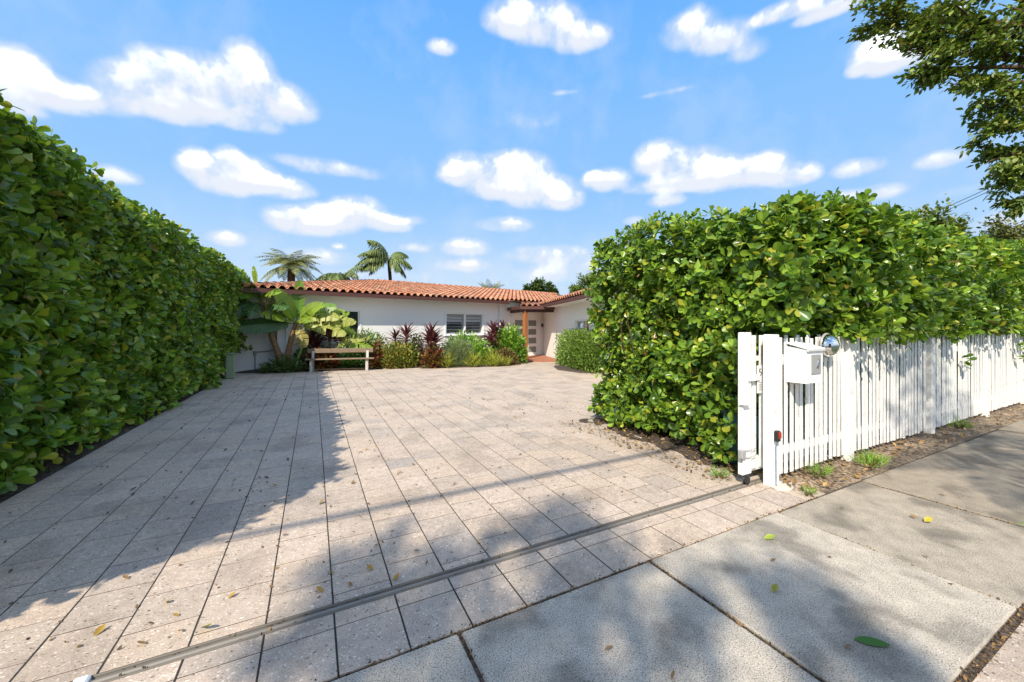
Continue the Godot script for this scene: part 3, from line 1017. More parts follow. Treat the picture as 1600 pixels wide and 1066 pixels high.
func build_house() -> void:
	var hs := thing("house", "low white stucco ranch house with orange barrel tile hip roof", "house", H0)
	hs.basis = Basis(HX, Vector3.UP, HZ)
	var wdir := Vector3(-0.466, 0, 0.885).normalized()
	var wnor := Vector3(-wdir.z, 0, wdir.x)
	var wt := Transform3D(Basis(wdir, Vector3.UP, wnor), Vector3(9.71, 0, 0))
	# walls
	put("wall", wall_mesh(-2.6, 9.72, -0.1, 2.82, 0.2, [[-1.0, 0.0, 0.95, 2.2], [3.78, 5.8, 1.2, 2.2], [7.56, 9.52, 0.0, 2.22]]), M.stucco, hs)
	put("wall", wall_mesh(0, 11, -0.1, 2.62, 0.2, [[5.42, 7.0, 1.33, 1.82]]), M.stucco, hs, wt)
	var b := MB.new()
	b.bx(Vector3(-2.7, 1.36, -0.4), Vector3(0.2, 2.92, 0.8)); b.bx(Vector3(-3.7, 1.36, -0.62), Vector3(2.2, 2.92, 0.2)); b.bx(Vector3(-4.7, 1.36, -5.5), Vector3(0.2, 2.92, 9.5))
	b.bx(Vector3(2.5, 1.36, -10.1), Vector3(14.6, 2.92, 0.2))
	put("side_wall", b.mesh(), M.stucco, hs)
	b = MB.new()
	b.bx(Vector3(3.4, 1.3, -3.2), Vector3(12.4, 2.7, 0.1)); b.bx(Vector3(3.4, 0.0, -1.7), Vector3(12.0, 0.1, 3.0)); b.bx(Vector3(3.4, 2.72, -1.7), Vector3(12.0, 0.06, 2.9))
	b.box(wt * Transform3D(Basis(), Vector3(5.5, 1.3, -2.5)), Vector3(11, 2.6, 0.1)); b.box(wt * Transform3D(Basis(), Vector3(5.5, 2.55, -1.3)), Vector3(11, 0.05, 2.4))
	put("room", b.mesh(), M.room, hs)
	# roof deck: front slope with a hip at the left, rear slopes, wing
	var e0 := Vector3(-3.9, EAVE, 0.55)
	var rise := 6.55 * PITCH
	var r0 := Vector3(2.65, EAVE + rise, -6.0)
	var r1 := Vector3(20.0, EAVE + rise, -6.0)
	b = MB.new()
	var e1 := Vector3(7.0, EAVE, 0.55)
	b.quad(e0, e1, r1, r0)
	var q0 := Vector3(6.98, EAVE, 0.55)
	b.quad(q0, Vector3(9.9, EAVE + 0.06, 0.25), Vector3(20, EAVE, 0.25), r1)
	b.tri(Vector3(-3.9, EAVE, -12.55), e0, r0)
	b.quad(Vector3(20, EAVE, -12.55), Vector3(-3.9, EAVE, -12.55), r0, r1)
	# wing slopes in the wing's axes
	var wy := 2.64
	var wrise := 3.15 * 0.3
	b.quad(wt * Vector3(-4.0, wy, 0.65), wt * Vector3(11.5, wy, 0.65), wt * Vector3(11.5, wy + wrise, -2.5), wt * Vector3(-4.0, wy + wrise, -2.5))
	b.quad(wt * Vector3(-4.0, wy + wrise, -2.5), wt * Vector3(11.5, wy + wrise, -2.5), wt * Vector3(11.5, wy, -5.65), wt * Vector3(-4.0, wy, -5.65))
	var roof := put("roof", b.mesh(), mat(lin(0.16, 0.08, 0.05), 0.9), hs)
	# soffits
	b = MB.new()
	b.quad(Vector3(-3.88, 2.695, 0.53), Vector3(-3.88, 2.695, -3), Vector3(6.95, 2.695, -0.1), Vector3(6.95, 2.695, 0.53))
	b.quad(wt * Vector3(1.2, 2.5, 0.63), wt * Vector3(1.2, 2.5, -0.1), wt * Vector3(11.4, 2.5, -0.1), wt * Vector3(11.4, 2.5, 0.63))
	put("soffit", b.mesh(), M.white, roof)
	# fascias
	b = MB.new()
	b.bar(Vector3(-3.92, 2.755, 0.56), Vector3(6.98, 2.755, 0.56), 0.03, 0.145, 0.004)
	b.bar(Vector3(6.965, 2.755, 0.54), Vector3(6.965, 2.78, 0.0), 0.03, 0.14, 0.004)
	b.bar(Vector3(-3.92, 2.755, 0.54), Vector3(-3.92, 2.755, -12.5), 0.03, 0.145, 0.004)
	put("fascia", b.mesh(), M.fascia, roof)
	b = MB.new()
	b.bar(wt * Vector3(1.0, 2.56, 0.66), wt * Vector3(11.5, 2.56, 0.66), 0.03, 0.15, 0.004)
	put("fascia", b.mesh(), M.fascia, roof)
	# entry canopy
	var ca := Vector3(7.3, 2.47, -0.2)
	var cb := Vector3(6.98, 2.47, 1.4)
	var cc := Vector3(8.3, 2.47, 2.39)
	b = MB.new()
	var dn := Vector3(0, -0.045, 0)
	b.quad(ca + dn, Vector3(9.7, 2.425, -0.1), cc + dn, cb + dn)
	put("canopy_soffit", b.mesh(), M.white, roof)
	b = MB.new()
	b.bar(ca, cb, 0.03, 0.15, 0.004); b.bar(cb, cc, 0.03, 0.15, 0.004)
	put("canopy_fascia", b.mesh(), M.fascia, roof)
	b = MB.new()
	b.bar(ca + Vector3(0.2, -0.13, 0.2), cb + Vector3(0.14, -0.13, -0.1), 0.1, 0.15, 0.006); b.bar(cb + Vector3(0.1, -0.13, -0.12), cc + Vector3(0.12, -0.13, -0.2), 0.1, 0.15, 0.006)
	put("canopy_beam", b.mesh(), M.beam, roof)
	var ce := (cc - cb).normalized()
	var cs := Vector3(ce.z, 0, -ce.x)
	b = MB.new()
	var ct := Vector3(0, 0.07, 0)
	b.quad(cb + ct, cc + ct, cc + ct + cs * 3.0 + Vector3(0, 0.5, 0), cb + ct + cs * 2.0 + Vector3(0, 0.34, 0))
	put("canopy_deck", b.mesh(), M.fascia, roof)
	# tiles
	var shape := tile_shape(0)
	var cand := []
	var sl := sqrt(1 + PITCH * PITCH)
	var bas := Basis(Vector3(1, 0, 0), Vector3(0, PITCH, -1) / sl, Vector3(0, 1, PITCH) / sl)
	for i in 86:
		for j in 18:
			var o := Vector3(-3.8 + 0.28 * i, EAVE, 0.59) + bas.y * (0.372 * j) + bas.z * 0.012
			var back := 0.55 - o.z
			if o.x < -3.9 + back + 0.02: continue
			if o.x > 6.95 and o.z > 0.3: continue
			var w: Vector3 = wt.affine_inverse() * o
			if w.z < 0.6 and w.z > -2.5 and wy + (0.65 - w.z) * 0.3 > o.y + 0.02: continue
			if w.z <= -2.5: continue
			cand.append([Transform3D(bas, o)])
	var wb := Basis(wdir, (Vector3(0, 0.3, 0) - wnor).normalized(), (Vector3(0, 1, 0) + wnor * 0.3).normalized())
	for i in 45:
		for j in 9:
			var o: Vector3 = wt * Vector3(-1.2 + 0.28 * i, wy, 0.69) + wb.y * (0.372 * j) + wb.z * 0.012
			if o.z < 0.6 and EAVE + (0.55 - o.z) * PITCH > o.y + 0.03: continue
			if i < 7 and j < 1 and o.z < 1.8: continue
			cand.append([Transform3D(wb, o)])
	var cbas := Basis(ce, (cs + Vector3(0, 0.16, 0)).normalized(), (Vector3.UP - cs * 0.16).normalized())
	for i in 7:
		for j in 7:
			var o := cb + Vector3(0, 0.085, 0) + ce * (0.2 + 0.28 * i) + cbas.y * (0.372 * j - 0.04)
			if o.z < 0.62 and EAVE + (0.55 - o.z) * PITCH > o.y + 0.03: continue
			if o.x < 7.0 + (1.4 - o.z) * 0.18: continue
			var w: Vector3 = wt.affine_inverse() * o
			if w.z < 0.9: continue
			cand.append([Transform3D(cbas, o)])
	for e in cand:
		var wp: Vector3 = hs.transform * e[0].origin
		var dd := in_view(wp)
		e.append(dd if dd > 0 else 1e6)
		e.append(e[0].origin.y)
	cand.sort_custom(func(a, c): return a[1] < c[1])
	var sc := Scatter.new()
	for k in cand.size():
		var t: Transform3D = cand[k][0]
		t.basis = t.basis * Basis.from_euler(Vector3(rng.randfn() * 0.008, rng.randfn() * 0.012, rng.randfn() * 0.012))
		if k < 300: put("roof_tile", shape, M.tiles[rng.randi() % 8], roof, t)
		else:
			var c: Color = M.tiles[rng.randi() % 8].albedo_color.srgb_to_linear()
			sc.add(t, c)
	many("roof_tiles", shape, M.tile_mass, sc, roof)
	var capm := MB.new()
	var rows := []
	for r in 2:
		var row := []
		for k in 9:
			var a := PI * k / 8.0
			row.append(Vector3(-cos(a) * (0.17 if r == 0 else 0.155), 0.44 * r, sin(a) * (0.15 if r == 0 else 0.135) + (0.02 if r == 0 else 0.0)))
		rows.append(row)
	capm.grid(rows)
	var cap := capm.mesh()
	for run in [[e0, r0], [r0, Vector3(16.5, EAVE + rise, -6.0)], [wt * Vector3(9, wy + wrise, -2.5), wt * Vector3(-2.5, wy + wrise, -2.5)]]:
		var a: Vector3 = run[0]
		var z: Vector3 = run[1]
		var dv := (z - a).normalized()
		for k in int((z - a).length() / 0.38):
			put("ridge_tile", cap, M.tiles[rng.randi() % 8], roof, Transform3D(aim(dv, Vector3.UP), a + dv * 0.38 * k + Vector3(0, -0.01, 0)))
	# windows
	window(hs, Transform3D(), -1.0, 0.0, 0.95, 2.2, 1, false)
	window(hs, Transform3D(), 3.78, 5.8, 1.2, 2.2, 2, true)
	window(hs, wt, 5.42, 7.0, 1.33, 1.82, 2, true)
	# double entry door, four frosted lights in each leaf
	b = MB.new()
	b.bx(Vector3(8.54, 2.17, -0.08), Vector3(1.96, 0.1, 0.16), 0.006); b.bx(Vector3(7.6, 1.06, -0.08), Vector3(0.08, 2.12, 0.16), 0.006); b.bx(Vector3(9.48, 1.06, -0.08), Vector3(0.08, 2.12, 0.16), 0.006)
	put("door_frame", b.mesh(), M.white, hs)
	for s in 2:
		var x0 := 7.645 + s * 0.9
		var x1 := x0 + 0.892
		var holes := []
		for k in 4: holes.append([x0 + 0.17, x1 - 0.17, 0.21 + k * 0.47, 0.21 + k * 0.47 + 0.31])
		var dr := put("door", wall_mesh(x0, x1, 0.04, 2.115, 0.05, holes), M.white, hs, Transform3D(Basis(), Vector3(0, 0, -0.09)))
		for h in holes:
			var pb := MB.new()
			pb.bx(Vector3((h[0] + h[1]) / 2, (h[2] + h[3]) / 2, -0.025), Vector3(h[1] - h[0] - 0.004, h[3] - h[2] - 0.004, 0.012))
			put("pane", pb.mesh(), M.frosted, dr)
		b = MB.new()
		var hx := x1 - 0.08 if s == 0 else x0 + 0.08
		b.bar(Vector3(hx, 0.95, 0.03), Vector3(hx, 1.25, 0.03), 0.02, 0.02, 0.004)
		put("door_handle", b.mesh(), M.grey_metal, dr)
	# porch
	b = MB.new()
	var pf := [Vector3(6.35, 0.05, 2.45), Vector3(7.75, 0.05, 3.5), Vector3(9.6, 0.05, 0.05), Vector3(6.9, 0.05, 0.05)]
	var lowr := Vector3(0, -0.15, 0)
	b.quad(pf[0], pf[1], pf[2], pf[3])
	b.quad(pf[0] + lowr, pf[1] + lowr, pf[1], pf[0]); b.quad(pf[1] + lowr, pf[2] + lowr, pf[2], pf[1]); b.quad(pf[3] + lowr, pf[0] + lowr, pf[0], pf[3])
	put("porch_floor", b.mesh(), M.brick, hs)
	b = MB.new()
	b.bx(Vector3(7.3, 1.2, 1.38), Vector3(0.19, 2.36, 0.19), 0.01)
	put("porch_post", b.mesh(), M.cedar, hs)
	# odds and ends on the walls
	b = MB.new()
	b.bx(Vector3(9.58, 1.62, 0.03), Vector3(0.07, 0.12, 0.06), 0.01)
	b.lathe(Transform3D(Basis(), Vector3(9.58, 1.68, 0.05)), [Vector2(0.06, 0), Vector2(0.05, 0.05), Vector2(0.01, 0.07)], 10)
	put("wall_lamp", b.mesh(), M.dark, hs)
	b = MB.new()
	b.tube([Vector3(-2.52, 2.66, 0.06), Vector3(-2.52, 0.1, 0.06), Vector3(-2.52, 0.03, 0.2)], [0.04, 0.04, 0.04], 10)
	b.tube([Vector3(6.75, 2.66, 0.06), Vector3(6.75, 0.1, 0.06)], [0.04, 0.04], 10)
	put("downspout", b.mesh(), M.white, hs)
	b = MB.new()
	b.bx(Vector3(-3.43, 0.62, -0.48), Vector3(0.1, 0.16, 0.09), 0.01)
	b.tube([Vector3(-3.43, 0.66, -0.46), Vector3(-3.02, 0.68, -0.46), Vector3(-2.88, 0.72, -0.46), Vector3(-2.83, 0.82, -0.46)], [0.022, 0.022, 0.022, 0.022], 8)
	b.tube([Vector3(-3.42, 0.56, -0.48), Vector3(-3.42, 0.0, -0.48)], [0.018, 0.018], 8)
	put("conduit", b.mesh(), M.grey_plastic, hs)

func window(parent: Node3D, at: Transform3D, x0: float, x1: float, y0: float, y1: float, sashes: int, shutters: bool) -> void:
	var b := MB.new()
	var d := 0.12
	var w := 0.05
	b.bx(Vector3((x0 + x1) / 2, y1 - w / 2, -0.07), Vector3(x1 - x0 - 0.002, w, d), 0.005)
	b.bx(Vector3((x0 + x1) / 2, y0 + w / 2, -0.07), Vector3(x1 - x0 - 0.002, w, d), 0.005)
	b.bx(Vector3(x0 + w / 2 + 0.001, (y0 + y1) / 2, -0.07), Vector3(w, y1 - y0 - 2 * w, d), 0.005)
	b.bx(Vector3(x1 - w / 2 - 0.001, (y0 + y1) / 2, -0.07), Vector3(w, y1 - y0 - 2 * w, d), 0.005)
	var pw := (x1 - x0 - 2 * w) / sashes
	for k in range(1, sashes): b.bx(Vector3(x0 + w + pw * k, (y0 + y1) / 2, -0.07), Vector3(0.09, y1 - y0 - 2 * w, d), 0.005)
	var wn := put("window", b.mesh(), M.white, parent, at)
	b = MB.new()
	b.bx(Vector3((x0 + x1) / 2, y0 - 0.03, 0.03), Vector3(x1 - x0 + 0.16, 0.05, 0.07), 0.008)
	put("window_sill", b.mesh(), M.white, wn)
	b = MB.new()                       # plaster band round the opening
	b.bx(Vector3((x0 + x1) / 2, y1 + 0.035, 0.008), Vector3(x1 - x0 + 0.14, 0.07, 0.03), 0.004); b.bx(Vector3(x0 - 0.035, (y0 + y1) / 2, 0.008), Vector3(0.07, y1 - y0 - 0.002, 0.03), 0.004); b.bx(Vector3(x1 + 0.035, (y0 + y1) / 2, 0.008), Vector3(0.07, y1 - y0 - 0.002, 0.03), 0.004)
	put("window_band", b.mesh(), M.stucco, wn)
	for k in sashes:
		var a0 := x0 + w + pw * k + (0.045 if k > 0 else 0.0)
		var a1 := x0 + w + pw * (k + 1) - (0.045 if k < sashes - 1 else 0.0)
		b = MB.new()
		b.bx(Vector3((a0 + a1) / 2, (y0 + y1) / 2, -0.06), Vector3(a1 - a0, y1 - y0 - 2 * w, 0.006))
		put("pane", b.mesh(), M.glass, wn)
		if not shutters: continue
		b = MB.new()
		for sx in [a0 + 0.03, a1 - 0.03]: b.bx(Vector3(sx, (y0 + y1) / 2, -0.15), Vector3(0.05, y1 - y0 - 0.1, 0.03), 0.004)
		put("shutter_frame", b.mesh(), M.louver, wn)
		var nl := int((y1 - y0 - 0.12) / 0.118)
		for j in nl:
			var y := y0 + 0.09 + (y1 - y0 - 0.16) * j / (nl - 1)
			var shut := y > y0 + (y1 - y0) * 0.56
			b = MB.new()
			b.box(Transform3D(Basis(Vector3(1, 0, 0), deg_to_rad(-8 if shut else -80)), Vector3((a0 + a1) / 2, y, -0.15)), Vector3(a1 - a0 - 0.1, 0.12 if shut else 0.1, 0.012), 0.003)
			put("louver", b.mesh(), M.louver, wn)

# ---------------------------------------------------------------- fence and gate
func build_fence() -> void:
	var f := thing("picket_fence", "white painted picket fence along the sidewalk under the overhanging hedge", "fence")
	var z := -2.18
	for k in 3:
		var shapeb := MB.new()
		shapeb.bx(Vector3(0, 0.7, 0), Vector3(0.054, 1.34, 0.0125), 0.003)
		shapes["slat%d" % k] = shapeb.mesh()
	var posts := [5.42, 7.78, 10.15, 12.5, 14.9, 17.3]
	var x := 4.09
	while x < 19:
		var hit := false
		for p in posts:
			if absf(x - p) < 0.1: hit = true
		if not hit:
			put("slat", shapes["slat%d" % (rng.randi() % 3)], M.paint, f, Transform3D(Basis.from_euler(Vector3(rng.randfn() * 0.003, rng.randfn() * 0.02, rng.randfn() * 0.004)), Vector3(x, 0.035 + rng.randfn() * 0.006, z + rng.randfn() * 0.002)))
		x += 0.0945
	for p in posts:
		var b := MB.new()
		b.bx(Vector3(p, 0.69, z - 0.005), Vector3(0.115, 1.44, 0.09), 0.006)
		put("post", b.mesh(), M.paint, f)
	for y in [0.29, 1.18]:
		var b := MB.new()
		b.bx(Vector3(11.5, y, z - 0.03), Vector3(15.1, 0.085, 0.036), 0.004)
		put("rail", b.mesh(), M.paint, f)
	var g := thing("gate_post", "square white post at the driveway end of the picket fence", "gate post", Vector3(3.9, 0, -2.165))
	var b := MB.new()
	b.bx(Vector3(0, 0.69, 0), Vector3(0.098, 1.5, 0.098), 0.006)
	put("shaft", b.mesh(), M.paint, g)
	b = MB.new()
	var rows := []
	for r in 9:
		var row := []
		for q in 17:
			var a := TAU * q / 16.0
			var rad := 0.135 * sin(PI * 0.5 * r / 8.0) * (1.0 + 0.16 * sin(a * 3 + 1) + 0.1 * sin(a * 5))
			row.append(Vector3(cos(a) * rad * 1.15, 0.035 * cos(PI * 0.5 * r / 8.0) - 0.006, sin(a) * rad * 0.75))
		rows.append(row)
	rows.reverse()
	b.grid(rows)
	put("concrete_footing", b.mesh(), M.rough_concrete, g, Transform3D(Basis(), Vector3(0.07, 0, 0.06)))
	# photocell on the post
	var ph := thing("gate_sensor", "small black gate sensor with red lens and thin cable on white post", "sensor", Vector3(3.865, 0.49, -2.109))
	b = MB.new()
	b.bx(Vector3(0, 0, 0.02), Vector3(0.052, 0.1, 0.036), 0.006)
	put("housing", b.mesh(), M.rubber, ph)
	b = MB.new()
	b.bx(Vector3(0, 0.012, 0.042), Vector3(0.042, 0.062, 0.012), 0.005)
	put("lens", b.mesh(), M.red, ph)
	b = MB.new()
	b.tube([Vector3(0, -0.05, 0.02), Vector3(0.002, -0.1, 0.006), Vector3(0.008, -0.3, 0.004), Vector3(0.006, -0.48, 0.006)], [0.004, 0.004, 0.004, 0.004], 6)
	put("cable", b.mesh(), M.blue_wire, ph)
	# sliding gate, drawn back behind the fence
	var sg := thing("sliding_gate", "white slatted sliding gate drawn back behind the fence on its track", "gate", Vector3(0, 0, -2.29))
	for e in [[3.69, 0.14]]:
		b = MB.new()
		b.bx(Vector3(e[0], 0.78, 0), Vector3(e[1], 1.36, 0.05), 0.006)
		put("stile", b.mesh(), M.paint, sg)
	var xs := 3.835
	while xs < 7.9:
		b = MB.new()
		b.bx(Vector3(xs, 0.78, 0), Vector3(0.058, 1.3, 0.014), 0.003)
		put("slat", b.mesh(), M.paint, sg)
		xs += 0.12 if xs < 3.9 else 0.217
	for y in [0.165, 1.2]:
		b = MB.new()
		b.bx(Vector3(5.82, y, -0.03), Vector3(4.2, 0.13 if y < 0.5 else 0.05, 0.04), 0.005)
		put("rail", b.mesh(), M.paint, sg)
	b = MB.new()
	b.bx(Vector3(3.78, 1.02, 0.03), Vector3(0.17, 0.055, 0.03), 0.004)
	b.bx(Vector3(3.64, 0.78, 0.035), Vector3(0.09, 0.012, 0.06), 0.003)
	put("catch_plate", b.mesh(), M.paint, sg)
	b = MB.new()
	b.lathe(Transform3D(Basis(Vector3(1, 0, 0), PI / 2), Vector3(3.7, 0.042, 0.012)), [Vector2(0.0, -0.012), Vector2(0.04, -0.012), Vector2(0.035, -0.005), Vector2(0.035, 0.005), Vector2(0.04, 0.012), Vector2(0.0, 0.012)], 18)
	put("wheel", b.mesh(), M.rubber, sg)
	b = MB.new()
	for y in [0.33, 0.26]: b.tube([Vector3(3.6, y + 0.01, 0.03), Vector3(3.7, y, 0.032), Vector3(3.82, y + 0.006, 0.03)], [0.004, 0.004, 0.004], 6)
	put("strap", b.mesh(), M.grey_plastic, sg)
	var pl := thing("number_plate", "small white house number plate between gate and post", "house number", Vector3(3.885, 1.0, -2.264))
	b = MB.new()
	b.bx(Vector3(0, 0, 0), Vector3(0.075, 0.27, 0.01), 0.002)
	put("plate", b.mesh(), M.white, pl)
	var tm := TextMesh.new()
	tm.text = "5"
	tm.font_size = 64
	tm.pixel_size = 0.0015
	tm.depth = 0.002
	var fnt := SystemFont.new()
	fnt.font_names = PackedStringArray(["Droid Sans"])
	tm.font = fnt
	put("numeral", tm, M.dark, pl, Transform3D(Basis(), Vector3(0, 0.07, 0.007)))
	b = MB.new()
	for k in 5: b.bx(Vector3(0.005, -0.03 - 0.018 * k, 0.006), Vector3(0.05 - 0.008 * (k % 2), 0.007, 0.003))
	put("fine_print", b.mesh(), M.grey_plastic, pl)
	# beige control box seen beside the post
	var bb := thing("control_box", "beige box mounted behind the fence just right of the gate post", "control box", Vector3(4.0, 1.27, -2.235))
	b = MB.new()
	b.bx(Vector3(0, 0, 0), Vector3(0.13, 0.24, 0.06), 0.008)
	put("housing", b.mesh(), M.beige, bb)
	b = MB.new()
	b.bx(Vector3(0.0, -0.19, 0), Vector3(0.07, 0.09, 0.05), 0.008)
	put("junction", b.mesh(), mat(lin(0.3, 0.34, 0.22), 0.6), bb)
	# mailbox: a flat box with a splayed lid
	var mb := thing("mailbox", "white wall mailbox with grey emblem plate hung on the picket fence", "mailbox", Vector3(4.32, 1.17, -2.168))
	b = MB.new()
	var w := 0.152
	var dp := 0.17
	var prof := [Vector2(0, -0.2), Vector2(dp, -0.2), Vector2(dp, 0.13), Vector2(dp - 0.02, 0.16), Vector2(0, 0.205)]
	var fr := [Vector3(-w, -0.2, 0), Vector3(-w, -0.2, dp), Vector3(w, -0.2, dp), Vector3(w, -0.2, 0)]
	var tp := [Vector3(-w, 0.15, 0), Vector3(-w, 0.12, dp), Vector3(w, 0.12, dp), Vector3(w, 0.15, 0)]
	for k in 3: b.quad(fr[k], fr[k + 1], tp[k + 1], tp[k])
	b.quad(fr[3], fr[2], fr[1], fr[0]); b.quad(tp[0], tp[1], tp[2], tp[3]); b.quad(fr[0], tp[0], tp[3], fr[3])
	put("body", b.mesh(), M.white, mb)
	b = MB.new()
	b.box(Transform3D(Basis(Vector3(1, 0, 0), 0.28), Vector3(0, 0.158, dp * 0.52)), Vector3(w * 2.04, 0.014, dp * 1.2), 0.005)
	b.box(Transform3D(Basis(Vector3(1, 0, 0), 0.28), Vector3(0, 0.122, dp * 1.09)), Vector3(w * 2.04, 0.03, 0.012), 0.004)
	put("lid", b.mesh(), M.white, mb)
	b = MB.new()
	b.bx(Vector3(0.02, -0.02, dp + 0.004), Vector3(0.17, 0.19, 0.008), 0.003)
	var pe := put("emblem_plate", b.mesh(), M.grey_plastic, mb)
	b = MB.new()
	for k in 7:
		var a := -0.9 + k * 0.32
		b.bar(Vector3(0.01 + 0.008 * k, -0.05 + 0.009 * k, dp + 0.01), Vector3(0.03 + 0.045 * cos(a), -0.01 + 0.06 * sin(a), dp + 0.011), 0.006, 0.005, 0.001, Vector3(0, 0, 1))
	put("emblem", b.mesh(), M.chrome, pe)
	b = MB.new()
	b.bx(Vector3(-0.12, -0.208, 0.06), Vector3(0.04, 0.016, 0.06), 0.003); b.bx(Vector3(0.05, -0.208, 0.1), Vector3(0.05, 0.016, 0.05), 0.003)
	put("bracket", b.mesh(), M.grey_metal, mb)
	# convex mirror
	var cm := thing("convex_mirror", "round shiny convex mirror fixed to the fence beside the mailbox", "mirror", Vector3(4.87, 1.317, -2.15))
	var mt := Transform3D(Basis(Vector3(1, 0, 0), PI / 2), Vector3.ZERO)
	b = MB.new()
	var pr := []
	for k in 9:
		var a := PI * 0.5 * k / 8.0
		pr.append(Vector2(0.122 * cos(a), 0.016 + 0.1 * sin(a)))
	b.lathe(mt, pr, 32)
	put("mirror_face", b.mesh(), M.chrome, cm)
	b = MB.new()
	b.lathe(mt, [Vector2(0.0, 0.0), Vector2(0.128, 0.0), Vector2(0.134, 0.009), Vector2(0.129, 0.02), Vector2(0.121, 0.018)], 32)
	put("rim", b.mesh(), M.grey_plastic, cm)
	# teal bin behind the gate
	var tb := thing("plastic_bin", "teal plastic bin half hidden between the hedge and the white gate", "bin", Vector3(4.3, 0, -2.6), 0.1)
	b = MB.new()
	var lo := [Vector3(-0.17, 0.01, 0.17), Vector3(0.17, 0.01, 0.17), Vector3(0.17, 0.01, -0.17), Vector3(-0.17, 0.01, -0.17)]
	for k in 4:
		var p0: Vector3 = lo[k]
		var p1: Vector3 = lo[(k + 1) % 4]
		b.quad(p0, p1, p1 * Vector3(1.18, 1, 1.18) + Vector3(0, 0.58, 0), p0 * Vector3(1.18, 1, 1.18) + Vector3(0, 0.58, 0))
	b.bx(Vector3(0, 0.57, 0), Vector3(0.43, 0.045, 0.43), 0.012)
	b.bx(Vector3(0, 0.3, 0.19), Vector3(0.26, 0.03, 0.02), 0.006)
	put("tub", b.mesh(), M.teal, tb)
	b = MB.new()
	b.tube([Vector3(-0.18, 0.34, 0.17), Vector3(-0.26, 0.32, 0.2), Vector3(-0.26, 0.24, 0.2)], [0.012, 0.012, 0.012], 6)
	put("handle", b.mesh(), M.rubber, tb)
	var eb := thing("outlet_box", "small grey electrical box fixed low on the gate stile", "electrical box", Vector3(3.605, 0.31, -2.262))
	b = MB.new()
	b.bx(Vector3(0, 0, 0), Vector3(0.065, 0.08, 0.045), 0.006)
	b.tube([Vector3(0.0, -0.035, 0), Vector3(0.03, -0.12, -0.02)], [0.006, 0.006], 8)
	put("housing", b.mesh(), M.grey_plastic, eb)

# ---------------------------------------------------------------- hedges
func build_hedges() -> void:
	var low_end := func(p: Vector3) -> bool: return p.z < -3.4 and p.y < 0.75 and p.x > 0.3
	var lh := hedge("tall_hedge", "tall dark green hedge of thick rounded leaves lining the left driveway edge", Vector3(-2.95, 0, -9.55), -0.026,
		[[Vector3(0, 1.77, 0), Vector3(0.62, 1.71, 7.65), 0.26, "XYzZ"], [Vector3(0, 1.82, 0), Vector3(0.62, 1.6, 7.6), 0.3, "x"], [Vector3(0.1, 1.8, 5.3), Vector3(0.62, 1.74, 2.35), 0.26, "XYZ"]], 62.0, 0.152, "clusia", 0.26, 101, low_end)
	core(lh, [[Vector3(-0.1, 1.75, 0), Vector3(0.4, 2.5, 14.4)]], 13.0, 0.3)
	var open_gate := func(p: Vector3) -> bool:      # trimmed back from the fence
		var w := p + Vector3(4.9, 0, -3.6)
		if w.z > -2.1 and w.y < 1.40: return true
		if w.x > 3.6 and w.z > -2.34 and w.y < 1.48: return true
		if w.x > 3.52 and w.z > -2.42 and w.y < 1.30 : return true
		if w.x > 4.04 and w.z > -2.9 and w.y < 0.62 : return true
		return w.x < 3.62 and w.z < -4.4 and w.y < 0.22
	var rh := hedge("rounded_hedge", "big rounded sunlit hedge beside the driveway, beside and behind the white gate", Vector3(4.9, 0, -3.6), 0.0,
		[[Vector3(0.2, 1.5, -0.05), Vector3(1.0, 1.46, 1.6), 0.42, "xXYzZ"], [Vector3(0.12, 0.75, 0.35), Vector3(1.08, 0.7, 1.2), 0.2, "xZz"]], 92.0, 0.126, "clusia", 0.3, 102, open_gate)
	core(rh, [[Vector3(0.05, 1.55, -0.2), Vector3(1.1, 1.8, 1.9)]], 1.0, 0.3)
	var keep := func(p: Vector3) -> bool:
		var w := p + Vector3(10.5, 0, -2.85)
		return (w.z > -2.34 and w.z < -2.06 and w.y < 1.45) or (w.z > -2.34 and w.y < 1.36) or (w.x < 5.1 and w.z > -2.3 and w.y < 1.5)
	var fh := hedge("fence_hedge", "long bright green hedge rising above and spilling over the white picket fence", Vector3(10.5, 0, -2.85), 0.0,
		[[Vector3(-0.9, 2.15, 0.1), Vector3(4.6, 0.84, 0.84), 0.42, "xXYZy"], [Vector3(5.6, 1.95, 0.1), Vector3(2.9, 0.68, 0.82), 0.4, "XYZy"]], 86.0, 0.126, "clusia", 0.3, 103, keep)
	core(fh, [[Vector3(-0.9, 1.6, -0.1), Vector3(8.0, 1.7, 0.6)], [Vector3(5.6, 1.4, -0.1), Vector3(5.2, 1.4, 0.6)]], 8.0, 0.25)
	# a few shoots that grow through the slats
	var s := Scatter.new()
	rng.seed = 9
	for e in [[8.9, 1.02], [9.0, 0.95], [11.6, 1.2], [11.7, 0.95], [12.3, 1.15], [6.05, 1.36]]:
		for k in 7:
			var d := Vector3(rng.randfn() * 0.7, rng.randfn() * 0.5, 1.0).normalized()
			s.add(Transform3D(aim(d, Vector3(0, 0.6, 0.5) + rv() * 0.3, 0.11), Vector3(e[0] - 10.5 + rng.randfn() * 0.05, e[1] + rng.randfn() * 0.05, 0.72)), greens("clusia"))
	many("shoots", shapes.clusia, M.leaf, s, fh)

